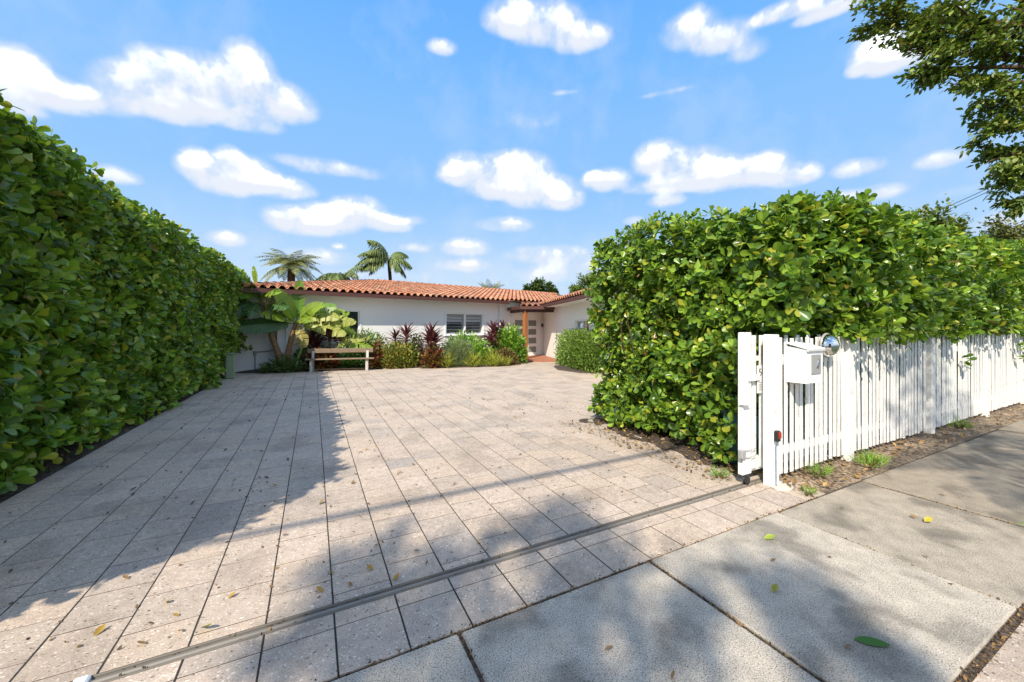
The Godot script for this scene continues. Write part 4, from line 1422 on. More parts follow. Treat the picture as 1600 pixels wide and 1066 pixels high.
# twigs and wood inside a hedge
func core(root: Node3D, boxes: Array, length: float, r: float) -> void:
	var b := MB.new()
	for i in maxi(6, int(length * 4.0)):
		var z := (rng.randf() - 0.5) * length
		var along := Vector3(0.1, 0, z) if length == 13.0 else Vector3(z if length > 2 else rng.randf_range(-0.8, 0.4), 0, rng.randf_range(-1.1, 0.3) if length < 2 else rng.randf_range(-0.1, 0.3))
		var fork := along + Vector3(rng.randfn() * 0.1, rng.randf_range(0.4, 0.9), rng.randfn() * 0.1)
		b.tube([along + Vector3(rng.randfn() * 0.12, -0.05, 0), along + Vector3(rng.randfn() * 0.08, 0.3, rng.randfn() * 0.08), fork], [0.024, 0.02, 0.016], 5)
		for j in 4:
			var tip := fork + Vector3(rng.randf_range(-0.3, 0.3), rng.randf_range(0.3, 1.5), rng.randf_range(-0.3, 0.3))
			b.tube([fork, fork.lerp(tip, 0.5) + rv() * 0.12, tip], [0.013, 0.01, 0.005], 4)
	var sm := put("stems", b.mesh(), M.bark, root)
	sm.set_meta("kind", "stuff")

# ---------------------------------------------------------------- planting in front of the house
func curve_leaf(start: Vector3, length: float, width: float, droop: float, sd: int, torn: float, fold: float) -> ArrayMesh:
	# a broad banana blade: petiole, midrib, two halves torn here and there
	var r := RandomNumberGenerator.new()
	r.seed = sd
	var b := MB.new()
	var n := 22
	var p := Vector3.ZERO
	var d := start.normalized()
	var pts := []
	for i in n + 1:
		pts.append(p)
		p += d * length * 1.18 / n
		d = (d + Vector3(0, -droop / n, 0)).normalized()
	b.col = Color(1.5, 1.45, 1.1)
	var turned := Vector3(r.randf_range(-0.4, 0.4), 0.55, r.randf_range(0.5, 1.0))      # blades hang with their faces to the open side
	var rad := []
	for i in n + 1: rad.append(lerpf(0.02, 0.004, float(i) / n))
	b.tube(pts, rad, 5)
	for s in [-1.0, 1.0]:
		for i in range(3, n):
			if r.randf() < torn * 0.25: continue
			var f0 := (i - 3.0) / (n - 3.0)
			var f1 := (i - 2.0) / (n - 3.0)
			var w0 := width * pow(sin(PI * clampf(f0 * 0.92 + 0.06, 0, 1)), 0.55)
			var w1 := width * pow(sin(PI * clampf(f1 * 0.92 + 0.06, 0, 1)), 0.55)
			var a: Vector3 = pts[i]
			var c: Vector3 = pts[i + 1]
			var fw := (c - a).normalized()
			var side: Vector3 = fw.cross(turned)
			if side.length() < 0.2: side = fw.cross(Vector3(1, 0.2, 0))
			side = side.normalized() * s
			var up: Vector3 = side.cross(fw) * s
			var sag := fold + (r.randf_range(-0.1, 0.35) if r.randf() < torn else r.randf_range(-0.05, 0.05))
			var gap := 0.86 if r.randf() < torn else 1.0
			var o0: Vector3 = a + (side + fw * 0.25).normalized() * w0 - up * w0 * sag
			var o1: Vector3 = a.lerp(c, gap) + (side + fw * 0.25).normalized() * w1 - up * w1 * sag
			b.col = Color(1, 1, 1) * r.randf_range(0.85, 1.12)
			if s > 0: b.quad(a, o0, o1, c)
			else: b.quad(a, c, o1, o0)
	return b.mesh()

func blob_mound(pts: Array, y: float, top: float) -> ArrayMesh:
	var b := MB.new()
	var mid := Vector3.ZERO
	for p in pts: mid += p / pts.size()
	for k in pts.size():
		var p0: Vector3 = pts[k]
		var p1: Vector3 = pts[(k + 1) % pts.size()]
		var i0 := p0.lerp(mid, 0.12) + Vector3(0, top, 0)
		var i1 := p1.lerp(mid, 0.12) + Vector3(0, top, 0)
		p0.y = y; p1.y = y
		b.quad(p0, i0, i1, p1)
		b.tri(i0, mid + Vector3(0, top, 0), i1)
	return b.mesh()

func build_bed() -> void:
	rng.seed = 300
	var edge := [Vector3(-2.6, 0, -15.75), Vector3(-0.95, 0, -15.12), Vector3(0, 0, -15.28), Vector3(1.2, 0, -15.2), Vector3(2.3, 0, -14.9), Vector3(3.7, 0, -14.6), Vector3(4.6, 0, -14.15), Vector3(5.4, 0, -13.85), Vector3(6.3, 0, -13.7), Vector3(7.1, 0, -13.8), Vector3(7.75, 0, -14.3), Vector3(8.1, 0, -15.0), Vector3(8.5, 0, -17.5), Vector3(4, 0, -16.9), Vector3(0, 0, -16.2), Vector3(-2.6, 0, -17.6)]
	edge.reverse()
	var bd := put("front_planting_bed", blob_mound(edge, -0.03, 0.05), M.soil)
	tag(bd, "curved mulched planting bed along the front wall of the house", "planting bed", "", "structure")
	edge = [Vector3(8.35, 0, -12.8), Vector3(7.75, 0, -11.6), Vector3(7.9, 0, -10.4), Vector3(9.3, 0, -10.2), Vector3(10.2, 0, -13.0)]
	var b2 := put("side_planting_bed", blob_mound(edge, -0.03, 0.05), M.soil)
	tag(b2, "planting bed under the clipped low hedge by the entry", "planting bed", "", "structure")
	# banana plant
	var bp := thing("banana_plant", "banana plant with two leaning trunks and broad yellow-green leaves by house corner", "banana plant", Vector3(-0.9, 0, -15.45))
	var b := MB.new()
	b.tube([Vector3(-0.02, 0, 0), Vector3(-0.16, 0.6, -0.05), Vector3(-0.36, 1.2, -0.1), Vector3(-0.52, 1.85, -0.14), Vector3(-0.72, 2.5, -0.2), Vector3(-0.85, 3.15, -0.22)], [0.12, 0.105, 0.09, 0.075, 0.055, 0.03], 12)
	put("trunk", b.mesh(), M.cane, bp)
	b = MB.new()
	b.tube([Vector3(0.06, 0, 0.02), Vector3(0.12, 0.6, 0), Vector3(0.22, 1.15, -0.02), Vector3(0.36, 1.72, -0.05)], [0.11, 0.1, 0.085, 0.06], 12)
	put("trunk", b.mesh(), M.cane, bp)
	b = MB.new()
	b.tube([Vector3(0.3, 0, 0.1), Vector3(0.5, 0.7, 0.1), Vector3(0.62, 1.3, 0.05)], [0.06, 0.05, 0.03], 10)
	put("trunk", b.mesh(), solid_leaf(Color(0.2, 0.26, 0.08), 0.6, 0.2), bp)
	var cols := [solid_leaf(Color(0.15, 0.3, 0.035), 0.4, 0.7), solid_leaf(Color(0.27, 0.4, 0.04), 0.4, 0.8), solid_leaf(Color(0.42, 0.46, 0.1), 0.45, 0.8), solid_leaf(Color(0.06, 0.14, 0.035), 0.4, 0.4), solid_leaf(Color(0.36, 0.3, 0.08), 0.6, 0.5)]
	var c1 := Vector3(0.38, 1.66, -0.05)
	var lv := [   # from, direction, length, half width, droop, tone, torn, fold
		[c1, Vector3(0.06, 1, -0.03), 1.3, 0.17, 0.15, 0, 0.1, -0.4], [c1, Vector3(-0.38, 0.95, 0.28), 1.15, 0.26, 0.6, 1, 0.1, -0.15],
		[c1, Vector3(0.75, 0.8, 0.2), 1.25, 0.22, 0.9, 0, 0.4, 0.2], [c1, Vector3(1.0, 0.55, 0.1), 1.5, 0.2, 0.6, 1, 0.6, 0.3],
		[c1, Vector3(1.0, 0.28, 0.35), 1.7, 0.2, 0.5, 2, 0.7, 0.35], [c1, Vector3(1.0, -0.02, 0.5), 1.5, 0.19, 0.45, 2, 0.8, 0.4],
		[c1, Vector3(0.95, 0.42, -0.35), 2.1, 0.18, 1.4, 1, 0.6, 0.3], [c1, Vector3(-1.0, 0.05, 0.2), 1.5, 0.26, 0.25, 3, 0.2, 0.5],
		[c1, Vector3(0.2, -0.35, 0.5), 0.9, 0.16, 1.0, 4, 0.8, 0.3],
		[Vector3(1.6, 0.75, 0.1), Vector3(0.9, 0.5, 0.3), 1.15, 0.17, 1.0, 1, 0.5, 0.3], [Vector3(1.6, 0.75, 0.1), Vector3(0.7, 0.75, 0.1), 1.1, 0.16, 1.2, 2, 0.5, 0.3],
		[Vector3(-0.6, 2.1, -0.15), Vector3(-0.75, 0.3, 0.4), 1.3, 0.24, 1.4, 3, 0.2, 0.4], [Vector3(-0.65, 2.2, -0.15), Vector3(0.45, 0.25, 0.45), 0.95, 0.2, 0.9, 3, 0.3, 0.4],
		[Vector3(-0.7, 2.4, -0.15), Vector3(-0.6, 0.9, 0.2), 1.3, 0.2, 0.5, 0, 0.3, 0.1], [Vector3(-0.82, 2.9, -0.2), Vector3(-0.1, 1, 0), 0.6, 0.07, 0.3, 1, 0.1, -0.3], [c1, Vector3(0.5, 0.9, 0.35), 1.1, 0.2, 1.2, 1, 0.3, 0.1], [c1, Vector3(-0.75, 0.7, 0.35), 1.0, 0.2, 1.1, 1, 0.3, 0.2], [c1, Vector3(0.3, 0.6, 0.8), 1.0, 0.2, 1.3, 1, 0.4, 0.2], [c1, Vector3(0.9, 0.75, 0.4), 1.3, 0.2, 1.2, 2, 0.5, 0.3],
		[Vector3(-0.8, 2.8, -0.2), Vector3(-0.9, 0.5, 0.1), 1.0, 0.16, 0.9, 0, 0.5, 0.2], [Vector3(0.6, 1.25, 0.05), Vector3(0.1, 0.7, 0.6), 0.8, 0.12, 0.8, 1, 0.2, 0.1],
		[Vector3(-0.7, 2.3, -0.15), Vector3(-0.3, 0.2, 1.0), 0.8, 0.2, 1.6, 3, 0.3, 0.4], [Vector3(-0.75, 2.5, -0.1), Vector3(-0.75, 0.45, 0.6), 1.1, 0.22, 1.0, 0, 0.3, 0.2], [Vector3(-0.75, 2.6, -0.1), Vector3(-0.25, 0.75, 0.6), 0.95, 0.2, 0.9, 0, 0.3, 0.1], [Vector3(-0.7, 2.35, -0.1), Vector3(-0.9, -0.05, 0.5), 1.05, 0.22, 0.8, 3, 0.2, 0.3], [Vector3(-0.72, 2.5, -0.1), Vector3(0.5, 0.6, 0.5), 0.8, 0.18, 1.2, 1, 0.3, 0.2]]
	for k in lv.size():
		var e: Array = lv[k]
		put("leaf", curve_leaf(e[1], e[2], e[3] * 1.25, e[4], 40 + k, e[6], e[7] * 0.6), cols[e[5]], bp, Transform3D(Basis(), e[0]))
	b = MB.new()
	for k in 26:
		var a := k * 2.4
		var o := Vector3(-0.42 + cos(a) * 0.09 + 0.05, 2.5 - k * 0.017, -0.02 + sin(a) * 0.09)
		b.tube([o, o + Vector3(cos(a) * 0.07, 0.03, sin(a) * 0.07), o + Vector3(cos(a) * 0.1, 0.11, sin(a) * 0.1)], [0.014, 0.02, 0.007], 5)
	put("fruit_bunch", b.mesh(), mat(lin(0.5, 0.36, 0.08), 0.6), bp)
	# burgundy ti plants
	cordyline("tall burgundy ti plant behind the left end of the bench", Vector3(-0.02, 0, -15.72), 1.68, 3, 0.6)
	cordyline("pink-tinged burgundy ti plant right of the banana leaves", Vector3(0.66, 0, -15.6), 2.0, 2, 0.62)
	cordyline("slim burgundy ti plant against the sunlit wall, left of the taller one", Vector3(2.85, 0, -15.6), 1.58, 1, 0.55)
	cordyline("burgundy ti plant with spread head between the two front windows", Vector3(3.22, 0, -15.35), 1.78, 1, 0.68)
	cordyline("bushy burgundy ti plant just left of the shuttered window", Vector3(4.08, 0, -14.82), 1.8, 3, 0.66)
	cordyline("dense burgundy ti plant just right of the shuttered window", Vector3(6.8, 0, -15.0), 1.95, 4, 0.7)
	cordyline("burgundy ti plant left of the entry post behind lime shrub", Vector3(7.75, 0, -15.7), 1.9, 2, 0.62)
	# crotons and other shrubs
	bush("croton", "dark red croton behind the bench", Vector3(0.3, 0, -15.42), Vector3(0.75, 0.72, 0.3), 1330, "oval", 0.16, "croton", M.softleaf)
	bush("croton", "upright orange-brown croton right of the bench", Vector3(2.12, 0, -15.1), Vector3(0.2, 0.9, 0.2), 608, "oval", 0.14, "croton", M.softleaf)
	bush("croton", "fiery orange croton below the ti plant left of the window", Vector3(4.05, 0, -14.45), Vector3(0.42, 0.82, 0.35), 988, "oval", 0.15, "croton", M.softleaf)
	bush("low_shrub", "rust-brown low shrub in front of the lime green shrub", Vector3(6.95, 0, -14.15), Vector3(0.55, 0.68, 0.4), 1900, "small", 0.07, "rusty", M.softleaf)
	bush("clipped_shrub", "feathery green shrub against the wall right of left window", Vector3(1.85, 0, -15.85), Vector3(0.75, 1.3, 0.35), 4560, "small", 0.075, "mid", M.softleaf, "", 0.6, 3.0)
	bush("low_shrub", "dark green shrub behind the right half of the bench", Vector3(1.3, 0, -15.35), Vector3(0.62, 0.8, 0.3), 2850, "small", 0.085, "deep", M.softleaf)
	bush("low_shrub", "mottled green and gold clipped shrub right of bench", Vector3(2.95, 0, -15.02), Vector3(0.72, 0.92, 0.45), 3800, "small", 0.095, "mixed", M.softleaf, "", 0.5, 2.6)
	bush("low_shrub", "small bright green shrub between the two ti plants", Vector3(3.65, 0, -15.5), Vector3(0.35, 1.25, 0.3), 1330, "small", 0.09, "mid", M.softleaf)
	bush("low_shrub", "silvery green feathery shrub under the shuttered window", Vector3(5.05, 0, -14.5), Vector3(0.72, 1.08, 0.5), 4940, "blade", 0.16, "silver", M.softleaf)
	bush("low_shrub", "yellow-green broadleaf shrub against the shuttered window sill", Vector3(5.6, 0, -15.3), Vector3(1.0, 1.28, 0.35), 2850, "oval", 0.13, "lime", M.softleaf)
	bush("low_shrub", "leafy bright green shrub right of the silvery one", Vector3(6.05, 0, -14.5), Vector3(0.55, 0.95, 0.42), 1900, "oval", 0.11, "lime", M.softleaf)
	bush("round_shrub", "rounded bright lime green shrub before the entry post", Vector3(7.45, 0, -14.75), Vector3(0.72, 1.5, 0.55), 3230, "oval", 0.13, "lime", M.softleaf, "", 0.4, 2.4)
	bush("grass_tuft", "lime grassy tuft at bed edge below the orange croton", Vector3(4.45, 0, -14.2), Vector3(0.25, 0.42, 0.2), 170, "blade", 0.36, "grassy", M.softleaf, "", 1.2)
	bush("grass_tuft", "lime grassy tuft at bed edge below the silvery shrub", Vector3(5.5, 0, -13.98), Vector3(0.28, 0.4, 0.2), 170, "blade", 0.34, "grassy", M.softleaf, "", 1.2)
	bush("grass_tuft", "yellow grassy tuft at the bulge of the bed edge", Vector3(6.25, 0, -13.82), Vector3(0.25, 0.42, 0.2), 170, "blade", 0.36, "grassy", M.softleaf, "", 1.2)
	bush("grass_tuft", "low yellow-green tuft before the rust-brown shrub", Vector3(6.75, 0, -13.82), Vector3(0.25, 0.28, 0.18), 130, "blade", 0.28, "grassy", M.softleaf, "", 1.2)
	bush("fern_patch", "dark ferny ground cover at the foot of the banana plant", Vector3(-0.78, 0, -15.28), Vector3(0.75, 0.42, 0.28), 700, "strap", 0.22, "fern", M.softleaf, "", 0.6, 2.0, "ground cover")
	bush("low_shrub", "dark bushy plant between banana plant and bench", Vector3(-0.28, 0, -15.55), Vector3(0.35, 0.75, 0.25), 950, "oval", 0.13, "deep", M.softleaf)
	# clipped low hedge on the other side of the entry
	var low := bush("low_hedge", "clipped small-leaved low hedge right of the entry porch", Vector3(9.15, 0, -11.75), Vector3(0.7, 1.3, 1.9), 30000, "small", 0.075, "mid", M.softleaf, "", 0.5, 6.0, "hedge")
	low.rotation.y = -0.311
	# bench
	var a := Vector3(-0.07, 0, -14.85)
	var z := Vector3(1.68, 0, -14.50)
	var bx := (z - a).normalized()
	var bn := thing("garden_bench", "weathered wooden slatted bench with pale metal legs in front of the bed", "bench", (a + z) / 2, atan2(-bx.z, bx.x))
	b = MB.new()
	b.bx(Vector3(0, 0.71, -0.34), Vector3(2.16, 0.155, 0.03), 0.005)
	put("backrest", b.mesh(), M.old_wood, bn)
	for k in 3:
		b = MB.new()
		b.bx(Vector3(0.03, 0.43, 0.03 - 0.135 * k), Vector3(2.2, 0.03, 0.12), 0.005)
		put("seat_plank", b.mesh(), M.old_wood, bn)
	var pale := mat(lin(0.52, 0.51, 0.48), 0.5)
	for s in [-0.89, 0.89]:
		b = MB.new()
		b.bar(Vector3(s, 0.0, -0.28), Vector3(s, 0.42, -0.26), 0.085, 0.03, 0.004, Vector3(0, 0, 1)); b.bar(Vector3(s, 0.42, -0.26), Vector3(s, 0.7, -0.32), 0.085, 0.02, 0.004, Vector3(0, 0, 1))
		b.bar(Vector3(s, 0.0, 0.02), Vector3(s, 0.41, 0.0), 0.085, 0.03, 0.004, Vector3(0, 0, 1))
		b.bar(Vector3(s, 0.395, -0.28), Vector3(s, 0.395, 0.05), 0.06, 0.03, 0.004); b.bar(Vector3(s, 0.02, -0.28), Vector3(s, 0.02, 0.04), 0.085, 0.03, 0.004)
		put("leg", b.mesh(), pale, bn)
	b = MB.new()
	b.bx(Vector3(0, 0.06, -0.28), Vector3(1.75, 0.04, 0.03), 0.004)
	put("stretcher", b.mesh(), M.old_wood, bn)
	# green box at the far end of the tall hedge
	var gb := thing("garden_bin", "tall green plastic bin half hidden by the far end of left hedge", "bin", Vector3(-2.22, 0, -14.1), 0.2)
	b = MB.new()
	b.bx(Vector3(0, 0.36, 0), Vector3(0.24, 0.72, 0.28), 0.03)
	put("body", b.mesh(), M.green_plastic, gb)
	b = MB.new()
	b.bx(Vector3(0, 0.74, 0), Vector3(0.27, 0.05, 0.31), 0.02); b.bx(Vector3(0, 0.7, 0.15), Vector3(0.2, 0.03, 0.03), 0.01)
	put("lid", b.mesh(), M.green_plastic, gb)

# ---------------------------------------------------------------- beyond the roof
func build_far() -> void:
	rng.seed = 500
	var list := []
	for k in 46:
		var a := k * 2.4
		var up := rng.randf_range(-0.15, 1.8)
		list.append([Vector3(cos(a), up, sin(a)), rng.randf_range(1.9, 2.4), 1.5, Vector3(0.05, 0, 0)])
	palm("date_palm", "bushy feather palm with dark trunk above the left roof", Vector3(-1.32, 0, -29.9), Vector3(-1.32, 5.5, -29.9), 0.24, list, "pale_palm", 0.5, 38, 0.3)
	list = []
	for k in 13:
		var a := k * 2.4
		list.append([Vector3(cos(a) - 0.5, rng.randf_range(0.5, 1.6), sin(a)), rng.randf_range(2.0, 2.6), 2.4, Vector3(-0.7, 0, 0)])
	palm("coconut_palm", "low wind-combed palm crown just showing over the roof ridge", Vector3(1.7, 0, -30.7), Vector3(1.75, 4.9, -30.7), 0.13, list, "palm", 1.0, 42, 0.75)
	list = []
	for e in [[-0.3, 1.5, 0.2, 2.4], [-0.9, 1.1, 0.1, 2.6], [-1.0, 0.7, 0.5, 2.6], [-1.0, 0.45, -0.5, 2.5], [-0.9, 0.9, 0.8, 2.3], [-0.6, 0.2, 0.4, 2.5], [-0.7, 1.5, -0.5, 2.3], [-0.9, -0.1, 0.2, 2.0], [1.0, 0.7, 0.1, 2.1], [0.9, -0.1, 0.2, 1.9], [0.3, 0.1, 0.6, 1.7], [-0.5, 0.8, -0.9, 2.4], [-1.0, 0.6, 0.0, 2.8], [-0.7, 1.3, 0.7, 2.5], [-0.95, 0.25, 0.9, 2.3], [-0.8, 0.55, -0.8, 2.5], [0.5, 1.2, -0.3, 2.2]]:
		list.append([Vector3(e[0], e[1], e[2]), e[3], 1.9, Vector3(-0.55, 0, 0) if e[0] < 0 else Vector3(0.35, -0.2, 0)])
	palm("coconut_palm", "tall coconut palm blown sideways by wind above the roof ridge", Vector3(5.5, 0, -31.1), Vector3(5.2, 6.75, -31.06), 0.13, list, "palm", 1.1, 46, 0.85)
	list = []
	for k in 9:
		var a := k * 2.4
		list.append([Vector3(cos(a) + 0.4, rng.randf_range(0.6, 1.4), sin(a)), 1.5, 1.3, Vector3(0.1, 0, 0)])
	palm("areca_palm", "yellowish palm fronds poking up behind the far end of the tall hedge", Vector3(-4.5, 0, -20.5), Vector3(-4.4, 3.9, -20.5), 0.07, list, "pale_palm", 0.4, 22, 0.3)
	list = []
	for k in 16:
		var a := k * 2.4
		list.append([Vector3(cos(a) * 0.8, rng.randf_range(0.9, 1.8), sin(a)), 1.9, 0.9, Vector3(0.05, 0, 0)])
	palm("areca_palm", "light green feathery palm tip above the middle of the roof", Vector3(16.3, 0, -36.6), Vector3(16.3, 5.0, -36.6), 0.1, list, "pale_palm", 0.5, 22, 0.3)
	tree("garden_tree", "dark spreading tree top rising over the roof near the valley", Vector3(23, 0, -38.7), Vector3(23, 4, -38.7), [[Vector3(22.4, 6.1, -38.5), 0.9], [Vector3(23.6, 6.5, -38.9), 0.9], [Vector3(24.6, 6.0, -38.6), 0.8], [Vector3(21.6, 5.6, -38.6), 0.8], [Vector3(25.4, 5.5, -38.5), 0.7]], 900, "oval", 0.3, "tree_dark", 0.2, M.softleaf)
	tree("garden_tree", "rounded green tree behind the right wing of the house", Vector3(25.5, 0, -31.5), Vector3(25.5, 3.6, -31.5), [[Vector3(24.2, 5.3, -32.4), 1.0], [Vector3(25.4, 6.2, -32), 1.2], [Vector3(26.6, 6.6, -31.4), 1.3], [Vector3(23.6, 4.8, -32.2), 0.8]], 1300, "oval", 0.22, "tree", 0.2, M.softleaf)
	tree("garden_tree", "yellow-green tree crown showing above the fence hedge", Vector3(22.6, 0, -6.4), Vector3(22.6, 2.8, -6.4), [[Vector3(21.6, 5.0, -6.8), 0.9], [Vector3(22.8, 5.7, -6.4), 1.0], [Vector3(23.9, 5.1, -6.0), 0.9], [Vector3(22.4, 4.3, -5.9), 1.0], [Vector3(20.6, 4.4, -7.2), 0.8], [Vector3(24.6, 4.4, -6.0), 0.8]], 1700, "oval", 0.17, "tree_yellow", 0.18, M.softleaf)
	tree("shade_tree", "olive green dense tree far right behind the end of hedge", Vector3(33, 0, -6.2), Vector3(33, 2.6, -6.2), [[Vector3(29.9, 4.6, -6.5), 1.1], [Vector3(31.2, 5.6, -6.3), 1.3], [Vector3(32.8, 6.3, -6.2), 1.4], [Vector3(34.4, 6.0, -5.8), 1.4], [Vector3(31, 3.6, -5.8), 1.3], [Vector3(33.2, 4.2, -5.4), 1.5], [Vector3(35.4, 4.4, -5.2), 1.5]], 2100, "oval", 0.2, "tree_olive", 0.3, M.softleaf)
	tree("shade_tree", "dark green tree at the far right end of the sidewalk", Vector3(27, 0, -3.4), Vector3(27, 1.8, -3.4), [[Vector3(25.5, 2.6, -3.6), 1.0], [Vector3(26.6, 3.5, -3.4), 1.1], [Vector3(28, 3.0, -3.2), 1.1], [Vector3(26.8, 2.0, -2.9), 1.0]], 1600, "oval", 0.17, "tree_dark", 0.2, M.softleaf)
	for k in 2:
		var b := MB.new()
		var a := Vector3(50, 10.6 - k * 0.5, -21)
		var c := Vector3(20.5, 8.85 + k * 0.12, 1.2 + k * 0.25)
		var pts := []
		var rad := []
		for i in 17:
			var f := i / 16.0
			pts.append(a.lerp(c, f) - Vector3(0, 0.9 * sin(PI * f), 0))
			rad.append(0.016)
		b.tube(pts, rad, 5)
		var wire := put("utility_wire", b.mesh(), M.rubber)
		tag(wire, ["thin overhead wire in the sky at upper right, upper of two", "thin overhead wire in the sky at upper right, lower of two"][k], "wire", "overhead wires")

# ---------------------------------------------------------------- street trees
func build_street_trees() -> void:
	rng.seed = 700
	# the big tree at upper right
	var cl := []
	for e in [[10.25, 8.0, -3.75, 0.5], [10.7, 7.7, -3.5, 0.5], [10.75, 7.2, -3.4, 0.42], [11.15, 6.9, -3.3, 0.4], [11.1, 7.9, -3.1, 0.6], [11.6, 7.5, -3.0, 0.6], [11.9, 7.0, -2.8, 0.55], [11.75, 6.45, -2.9, 0.4], [12.2, 6.1, -2.7, 0.45], [12.25, 5.5, -2.7, 0.42], [12.55, 5.0, -2.6, 0.42], [12.7, 4.55, -2.5, 0.4], [12.95, 4.1, -2.4, 0.32], [12.9, 5.9, -2.3, 0.6], [12.6, 6.8, -2.3, 0.65], [12.3, 7.7, -2.3, 0.7], [13.3, 6.6, -1.8, 0.7], [13.4, 5.2, -2.0, 0.55], [13.2, 7.8, -1.6, 0.8], [11.6, 8.6, -2.9, 0.6], [12.6, 8.8, -2, 0.8], [10.6, 8.8, -3.4, 0.55], [14, 8.6, -1, 0.9], [14.2, 7.2, -0.8, 0.9], [14.3, 5.9, -1.2, 0.8], [9.7, 8.95, -4.0, 0.4]]:
		cl.append([Vector3(e[0] + (0.25 if e[0] < 11.2 else 0.0), e[1], e[2] + 0.12), e[3]])
	tree("street_tree", "large street tree with drooping leafy branches filling the upper right corner", Vector3(15.2, 0, -0.25), Vector3(14.9, 5.2, -0.4), cl, 760, "oval", 0.115, "tree", 0.26, M.softleaf, 0.7)
	# a tall tree across the street: its shadow speckles the threshold
	var shade := [0.19, -2.76, 0.24, -2.51, 0.50, -2.91, 0.39, -2.47, 0.77, -2.54, 1.10, -2.55, 0.46, -2.10, 0.97, -1.89, 1.35, -1.95, 1.69, -2.07, 1.94, -2.03, 1.83, -2.74, 1.92, -2.51, 1.46, -2.52, 0.69, -1.74, 0.82, -1.59, 1.06, -1.64, 1.20, -1.52, 1.56, -1.59, 1.54, -1.31, 1.29, -1.27, 2.41, -1.47, 2.49, -1.33, 2.66, -1.24, 2.59, -1.11, 2.40, -0.98, 2.36, -0.84, 2.28, -0.74, 1.94, -1.60, 1.95, -1.48, 2.27, -1.12, 0.19, -2.00, -0.06, -2.17, 0.68, -2.25]
	cl = []
	for k in range(0, shade.size(), 2):
		var hgt := 11.0 + rng.randf_range(-1.6, 1.6)
		var o := Vector3(shade[k], 0, shade[k + 1]) + SUN / SUN.y * hgt
		cl.append([o, rng.randf_range(0.16, 0.28), 2.0 if shade[k + 1] < -1.9 else 1.25])
	for k in 50:
		var g := Vector3(rng.randf_range(-3.5, 3.2), 0, rng.randf_range(0.3, 3.8))
		cl.append([g + SUN / SUN.y * (11.0 + rng.randf_range(-2, 2)), rng.randf_range(0.25, 0.5)])
	tree("street_tree", "tall street tree across the road whose leaf shadows speckle the threshold", Vector3(-8.4, 0, 8.8), Vector3(-8.0, 8.0, 7.6), cl, 44, "oval", 0.11, "tree", 0.22, M.softleaf)
	# a palm by the kerb: frond shadows on the far sidewalk
	var list := []
	for k in 16:
		var a := k * 2.4
		list.append([Vector3(cos(a), rng.randf_range(0.0, 1.0), sin(a)), 2.3, 1.2, Vector3.ZERO])
	palm("street_palm", "palm by the kerb whose frond shadows fall across the right sidewalk", Vector3(2.6, -0.1, 3.4), Vector3(2.5, 6.6, 3.3), 0.15, list, "palm", 0.6, 30, 0.4)
	# overhead line along the street, with its pole
	var b := MB.new()
	var pts := []
	var rad := []
	for i in 25:
		var f := i / 24.0
		pts.append(Vector3(lerpf(-26, 26, f), 8.3 - 0.35 * sin(PI * f), 2.05))
		rad.append(0.04)
	b.tube(pts, rad, 6)
	tag(put("utility_cable", b.mesh(), M.rubber), "thick overhead cable along the street casting a thin shadow across the driveway", "wire")
	var up := thing("utility_pole", "wooden utility pole up the street carrying the overhead cable", "utility pole", Vector3(-26, 0, 2.05))
	b = MB.new()
	b.tube([Vector3(0, -0.2, 0), Vector3(0, 9.5, 0)], [0.16, 0.11], 10)
	put("shaft", b.mesh(), M.bark, up)
	b = MB.new()
	b.bx(Vector3(0, 8.7, 0), Vector3(0.1, 0.12, 1.8), 0.01)
	put("crossarm", b.mesh(), M.bark, up)

# ---------------------------------------------------------------- small things
func fallen(label: String, group: String, at: Vector3, size: float, c: Color, turn: float, shape := "dry") -> void:
	var m := solid_leaf(c, 0.7, 0.25)
	var o := put("fallen_leaf", shapes[shape], m, self, Transform3D(aim(Vector3(cos(turn), 0.06, sin(turn)), Vector3(rng.randfn() * 0.25, 1, rng.randfn() * 0.25), size), at + Vector3(0, 0.006, 0)))
	tag(o, label, "leaf", group)

